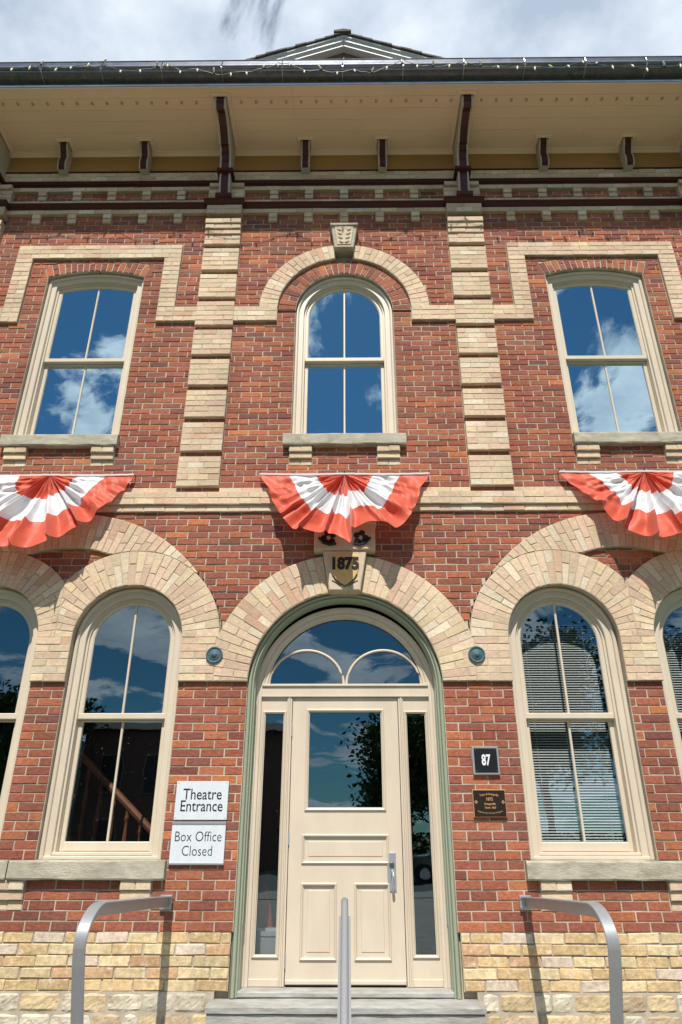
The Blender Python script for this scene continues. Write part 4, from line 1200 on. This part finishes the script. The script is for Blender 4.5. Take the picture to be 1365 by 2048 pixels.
# ------------------------------------------------------------------ bunting
def bunting(cx, ztop, outline, seed, label, folds, twist=0):
    rnd = random.Random(seed)
    outline = [(a, r*(1+.05*math.sin(math.radians(a)))) for a, r in outline]
    root = empty('bunting', (cx, 5.95, ztop)); tag(root, label, 'bunting', 'pleated red and white fan buntings on the facade')
    # outline: list of (angle deg from left=180 .. right=360 => 0..180, radius)
    def Rf(a):
        for (a0, r0), (a1, r1) in zip(outline, outline[1:]):
            if a <= a1: return r0+(r1-r0)*(a-a0)/(a1-a0)
        return outline[-1][1]
    NA, NR = 360, 50
    bands = (.355, .66, 1.0)
    m = MB(); grid = []
    for j in range(NR+1):
        f = j/NR
        row = []
        for i in range(NA+1):
            a = 180*i/NA                 # 0 = left edge, 180 = right edge
            s = math.sin(math.radians(a))
            R = Rf(a); r = f*R
            # concentric geometry: pleats gather in the centre
            env = max(0, min(1, (a-22)/25))*max(0, min(1, (158-a)/25))
            fp = 14*2*PI*(a/180)+1.6*nz.noise(Vector((a*.03, seed, 0)))+seed
            cp = a*.30+5.5*nz.noise(Vector((a*.016+9, seed*2.3, 0)))+seed
            shp = lambda t: math.sin(t)+.28*math.sin(2*t+.6)
            fine = shp(fp)*.022*min(1, r/.12)*env*max(0, 1-max(0, f-.6)/.55)
            coarse = (math.sin(cp)+.45*math.sin(1.9*cp+1.3))*.058*env*max(0, min(1, (f-.12)/.6))
            wing = 1-.75*env
            wr = (.034*nz.noise(Vector((a*.09+r*9, r*3.2, seed)))+.018*nz.noise(Vector((a*.02, r*19+a*.09, seed+5))))*wing*min(1, r*3)*min(1, s*4)
            wr += .034*nz.noise(Vector((a*.16+r*2, r*6, seed+9)))*min(1, r*4)*min(1, s*4)
            bf = 0
            for (fa, fw_, fh) in folds:
                bf += fh*math.exp(-((a-fa)/fw_)**2)*max(0, (f-.5)/.5)**1.3
            sag = .012*math.sin(PI*f)*math.sin(7*math.radians(a)+seed)
            out_ = .030+.28*(r/.75)**1.15*s**1.25+fine+coarse+wr+bf+sag
            ang = math.radians(a)+env*(.018*math.cos(fp)*max(0, 1-f)+.05*math.cos(cp)*f)
            r *= 1+.012*s**2*f+env*.02*math.sin(cp+.8)*f*(1-f)*2
            x = -r*math.cos(ang); z = -r*math.sin(ang)
            row.append((cx+x+twist*r*s, 5.975-out_, ztop+z))
        grid.append(row)
    fs = []; mi = []; vs = [p for rw in grid for p in rw]
    for j in range(NR):
        f = (j+.5)/NR
        for i in range(NA):
            n = NA+1
            a = 180*(i+.5)/NA; s = abs(math.cos(math.radians(a)))
            b0 = .33+.06*(1-s)*.3; b1 = .665
            k = 0 if f < b0 else (1 if f < b1 else 0)
            fs.append((j*n+i, j*n+i+1, (j+1)*n+i+1, (j+1)*n+i)); mi.append(k)
    m.v = vs; m.f = fs; m.m = mi; m.c = [(1, 1, 1)]*len(vs)
    o = m.build('cloth', [M_FLAGR, M_FLAGW], root, smooth=True)
    m = MB(); T = [(cx-.842+1.684*i/40, ztop+.006-.007*math.sin(PI*((i*2/40) % 1))+.0015*math.sin(i*2.1)) for i in range(41)]
    m.loft([[(x, 5.944, z-.014) for x, z in T], [(x, 5.936, z-.010) for x, z in T], [(x, 5.935, z+.006) for x, z in T], [(x, 5.946, z+.009) for x, z in T]]); m.build('header_tape', M_FLAGW, root)
    for x in (-.835, 0, .835):
        q = MB(); q.tube([(cx+x, 5.998, ztop+.018), (cx+x, 5.93, ztop+.020), (cx+x, 5.925, ztop+.034)], .0045, 6); q.build('hook', M_GUTD, root)
SCL = 1.04
oc_ = [(0, .84), (13, .75), (38, .75), (52, .78), (66, .76), (76, .70), (84, .73), (90, .83), (95, .80), (98, .62), (107, .61), (118, .70), (126, .80), (138, .78), (146, .76), (167, .75), (180, .84)]
bunting(0.0, 3.235, oc_, 3, 'red and white pleated bunting over the entrance, between the upper and lower windows', [(88, 5, .05), (97, 4, -.05), (66, 8, .04), (112, 8, .03), (128, 6, .04)])
ol_ = [(0, .86), (20, .94), (45, .96), (60, .92), (75, .86), (88, .80), (92, .86), (100, .84), (112, .80), (125, .76), (140, .72), (160, .74), (180, .84)]
bunting(-2.93, 3.235, ol_, 7, 'red and white bunting at the left edge, its left side billowing', [(28, 16, .20), (55, 8, -.05), (92, 4, .05), (110, 8, .03)])
or_ = [(0, .84), (14, .74), (30, .66), (45, .70), (60, .74), (74, .78), (84, .80), (90, .74), (100, .80), (115, .78), (140, .78), (165, .78), (180, .84)]
bunting(2.96, 3.25, or_, 12, 'red and white bunting at the right edge, its hem folded under', [(40, 8, .05), (66, 6, -.03), (84, 5, .06), (100, 6, .04)])

# ------------------------------------------------------------------ string lights on the gutter
def on_plane(px, py, d):
    v = r2*(px-682.5)+u2*(1024-py)+fw*1365.; v = v*d/v.y; return v.x+.023, v.z
bulbs = [(24,142),(60,138),(82,133),(113,142),(143,139),(178,132),(207,128),(242,146),(280,145),(314,136),(335,133),(361,147),(395,143),(428,150),(462,151),(493,149),(526,140),(557,132),(579,132),(609,146),(643,143),(675,149),
 (709,144),(744,149),(775,138),(804,124),(835,135),(867,135),(900,134),(931,129),(963,135),(996,137),(1036,138),(1071,139),(1106,140),(1137,136),(1166,127),(1193,132),(1226,137),(1265,135),(1295,142),(1331,136),(1362,134)]
sl = empty('string_lights', (0, 4.9, 8.2)); tag(sl, 'string of cream pointed bulbs on a dark wire looped along the gutter', 'string lights')
pts = []
for i, (px, py) in enumerate(bulbs):
    x, z = on_plane(px, py-4, 4.915); h = .056; down = -1 if i % 7 not in (2, 6) else .2
    dirv = Vector((random.uniform(-.25, .25), random.uniform(-.3, .05), down)).normalized()
    top = Vector((x, 4.915, z+.012)); pts.append(tuple(top-dirv*.012))
    m = MB(); a = top; q = [a+dirv*t for t in (0, .010, .024, .040, .052, .058)]
    m.tube([tuple(p) for p in q], [.008, .0105, .012, .0092, .0045, .001], 10); b = m.build('bulb', M_BULB, sl, smooth=True)
    m = MB(); m.tube([tuple(a-dirv*.018), tuple(a+dirv*.002)], .0085, 8); m.build('socket', M_WIRE, sl)
W = []
for i in range(len(pts)-1):
    a, b = Vector(pts[i]), Vector(pts[i+1]); W.append(tuple(a))
    for t in (.33, .66): W.append((a.x+(b.x-a.x)*t, a.y+random.uniform(-.006, .006), a.z+(b.z-a.z)*t-.012+random.uniform(-.01, .012)))
W.append(pts[-1]); m = MB(); m.tube(W, .0038, 5); m.build('wire', M_WIRE, sl)

# ------------------------------------------------------------------ things inside
sm = MB(); sm.add([(-.37, -.0125, -.003), (.37, -.0125, -.003), (.37, 0, .001), (-.37, 0, .001), (.37, .0125, -.003), (-.37, .0125, -.003)], [(0, 1, 2, 3), (3, 2, 4, 5)])
for cx, lb in ((WX, 'white venetian blind behind the arched window right of the door'), (W2, 'white venetian blind behind the arched window at the right edge')):
    bl_ = empty('venetian_blind', (cx, 6.30, -.06)); tag(bl_, lb, 'blind', 'venetian blinds')
    me = None
    for k in range(86):
        z = -.055+k*.0218
        if me is None:
            o = sm.build('slat', M_SLAT, bl_); me = o.data
        else: o = bpy.data.objects.new('slat', me); C.objects.link(o); o.parent = bl_
        o.matrix_parent_inverse = Matrix(); o.location = (0, 0, z+.06); o.rotation_euler = (math.radians(30), 0, 0)
    for x in (-.27, 0, .27): m = MB(); m.box(cx+x-.0015, cx+x+.0015, 6.286, 6.288, -.06, 1.84); m.build('ladder_cord', M_SLAT, bl_)
    m = MB(); m.box(cx-.37, cx+.37, 6.285, 6.315, -.085, -.07); m.build('bottom_rail', M_SLAT, bl_)
# staircase seen through the left window
sr = empty('interior_staircase', (-2.2, 7.0, -1.0)); tag(sr, 'dark brown wooden staircase balustrade inside the window left of the door', 'staircase')
(xa, za), (xb, zb_s) = on_plane(150, 1500, 7.0), on_plane(305, 1662, 7.0)
m = MB(); m.tube([(xa-.4, 7.0, za+.36), (xb+.3, 7.0, zb_s-.27)], .035, 8); m.build('stair_handrail', M_WOOD, sr)
m = MB(); m.tube([(xa-.4, 7.0, za-.40), (xb+.3, 7.0, zb_s-1.03)], .05, 6); m.build('stair_string', M_WOOD, sr)
slp = (zb_s-za)/(xb-xa)
for k in range(9):
    x = xa-.25+k*.14; zt = za+slp*(x-xa); m = MB()
    m.lathe([(.016, -.72), (.016, -.60), (.026, -.55), (.014, -.5), (.024, -.36), (.012, -.15), (.022, -.11), (.016, -.08), (.016, 0)], (x, 7.0, zt), 'Z', 10)
    m.build('baluster', M_WOOD, sr)
# cone and bucket behind the left sidelight
def cone(x, y):
    o = MB(); o.lathe([(.15, 0), (.15, .02), (.125, .025), (.025, .62), (.0, .63)], (x, y, -1.03), 'Z', 20, 0); o.lathe([(.094, .21), (.097, .212), (.070, .33), (.066, .335)], (x, y, -1.03), 'Z', 20, 1)
    o.lathe([(.058, .39), (.061, .392), (.044, .47), (.040, .472)], (x, y, -1.03), 'Z', 20, 1)
    c = o.build('traffic_cone', [M_CONE, M_SIGN], None, origin=(x, y, -1.03)); tag(c, 'orange traffic cone with white bands behind the left sidelight glass', 'traffic cone')
cone(-.705, 6.85)
m = MB(); m.lathe([(.11, 0), (.135, .30), (.142, .30), (.142, .33), (.125, .33), (.12, .29), (0, .29)], (-.62, 6.55, -1.03), 'Z', 22)
b = m.build('bucket', M_BUCKET, None, origin=(-.62, 6.55, -1.03)); tag(b, 'white plastic bucket on the floor behind the left sidelight glass', 'bucket')

# ------------------------------------------------------------------ surroundings behind the viewer (seen in the glass)
m = MB(); m.add([(-400, -400, -1.62), (400, -400, -1.62), (400, 400, -1.62), (-400, 400, -1.62)], [(0, 1, 2, 3)]); tag(m.build('ground', M_GRASS), kind='structure')
m = MB(); m.box(-2.5, 2.5, -12, 6.0, -1.63, -1.60); tag(m.build('front_path', M_PAVE), kind='structure')
m = MB(); m.box(-200, 200, -12, -9.5, -1.63, -1.58); tag(m.build('pavement', M_PAVE), kind='structure')
m = MB(); m.box(-200, 200, -22, -12, -1.75, -1.60); tag(m.build('road', M_ASPH), kind='structure')
def tree(x, y, h, rx, rz, seed, label, n=6500):
    rnd = random.Random(seed); root = empty('leafy_tree', (x, y, -1.62)); tag(root, label, 'tree', 'trees across the street')
    m = MB(); zt = -1.62
    m.tube([(x, y, zt), (x+.1, y, zt+h*.3), (x-.1, y, zt+h*.6), (x, y, zt+h*.85)], [.22, .16, .1, .03], 8)
    cl = []
    for k in range(16):
        a = rnd.uniform(0, 2*PI); rr = rnd.uniform(.3, 1); zz = zt+h*rnd.uniform(.42, .92)
        c = Vector((x+rx*rr*math.cos(a)*.75, y+rx*rr*math.sin(a)*.75, zz)); cl.append(c)
        m.tube([(x, y, zz-h*.18), ((x+c.x)/2, (y+c.y)/2, zz-h*.06), tuple(c)], [.07, .045, .015], 5)
    m.build('trunk', M_BARK, root)
    m = MB()
    for k in range(n):
        c = cl[rnd.randrange(len(cl))]; p = c+Vector((rnd.gauss(0, rx*.24), rnd.gauss(0, rx*.24), rnd.gauss(0, rz*.16)))
        u = Vector((rnd.gauss(0, 1), rnd.gauss(0, 1), rnd.gauss(0, .6))).normalized()*rnd.uniform(.10, .2); v = u.orthogonal().normalized()*rnd.uniform(.06, .12)
        m.add([tuple(p-u), tuple(p+v), tuple(p+u), tuple(p-v)], [(0, 1, 2, 3)])
    m.build('crown', M_LEAF, root)['kind'] = 'stuff'
tree(2.9, -24, 7.5, 2.7, 3.2, 5, 'leafy street tree mirrored in the door glass, smallest of the four', 11000)
tree(10.0, -25, 12.0, 3.9, 4.6, 9, 'tall leafy tree mirrored in the arched window right of the door', 15000)
tree(17.5, -27, 12.5, 4.2, 4.6, 14, 'tall leafy tree mirrored in the window at the right edge', 13000)
tree(-16.5, -24, 8.6, 3.0, 3.0, 21, 'leafy tree mirrored in the window at the left edge', 9000)
def far_building(x0, x1, y, h, roofm, label, wcol):
    b = empty('building_opposite', ((x0+x1)/2, y, -1.62)); tag(b, label, 'building', 'buildings across the street')
    m = MB(); m.box(x0, x1, y-10, y, -1.62, -1.62+h); m.build('wall', wcol, b)
    m = MB(); m.box(x0-.3, x1+.3, y-.1, y+.35, -1.62+h, -1.62+h+.35); m.build('cornice', M_PALE, b)
    k = x0+1.2
    while k < x1-1.4:
        for z in (-1.0, 2.1):
            if z+1.8 > -1.62+h-.4: continue
            m = MB(); m.box(k-.08, k+1.08, y, y+.08, z-.08, z+1.88); w_ = m.build('window', M_BROWN, b)
            m = MB(); m.box(k, k+1.0, y+.08, y+.1, z, z+1.8); m.build('pane', M_BLACK, w_)
        k += 2.3
far_building(-14.5, -2.9, -27, 6.9, None, 'two-storey brick building mirrored in the windows left of the door', mat('opposite_brick', (.10, .05, .04), mott=.2))
far_building(-34, -18.5, -29, 7.6, None, 'brown building mirrored low in the window at the left edge', mat('opposite_render', (.13, .11, .09), mott=.2))
# hedge and parked car seen in the sidelight reflection
m = MB(); rnd = random.Random(4)
for k in range(9000):
    p = Vector((rnd.uniform(-3, 40), rnd.uniform(-31, -29.6), -1.62+rnd.uniform(0, 1.7)**1.0)); u = Vector((rnd.gauss(0, 1), rnd.gauss(0, 1), rnd.gauss(0, .6))).normalized()*.16; v = u.orthogonal().normalized()*.11
    m.add([tuple(p-u), tuple(p+v), tuple(p+u), tuple(p-v)], [(0, 1, 2, 3)])
h_ = m.build('hedge', M_LEAF); tag(h_, 'long clipped hedge beyond the street trees, mirrored in the door glass', 'hedge')
cx0, cy0 = 4.2, -17.0
car = empty('parked_car', (cx0, cy0, -1.60)); tag(car, 'silver car parked across the street, mirrored in the right sidelight', 'car')
prof = [(-2.1, .32), (-2.15, .62), (-2.0, .86), (-1.1, .98), (-.45, 1.42), (.75, 1.45), (1.45, 1.02), (2.0, .92), (2.15, .6), (2.1, .32)]
m = MB(); m.prism([(cx0+a, -1.60+b) for a, b in prof], cy0-.85, cy0+.85, .06); o = m.build('body', M_CAR, car); recalc(o)
for a, b in ((-.95, -.1), (-.02, .95)):
    m = MB(); m.prism([(cx0+a, -.56), (cx0+b, -.56), (cx0+b-(.3 if b > .5 else 0), -.24), (cx0+a+(.45 if a < -.5 else 0), -.24)], cy0+.85, cy0+.862); m.build('window', M_BLACK, car)
for a in (-1.35, 1.35):
    m = MB(); m.lathe([(.33, -.1), (.33, .1)], (cx0+a, cy0+.8, -1.27), 'Y', 20); w_ = m.build('wheel', M_TYRE, car)
    m = MB(); m.lathe([(.2, 0), (.19, .02)], (cx0+a, cy0+.9, -1.27), 'Y', 16); m.build('rim', M_ALU, w_)
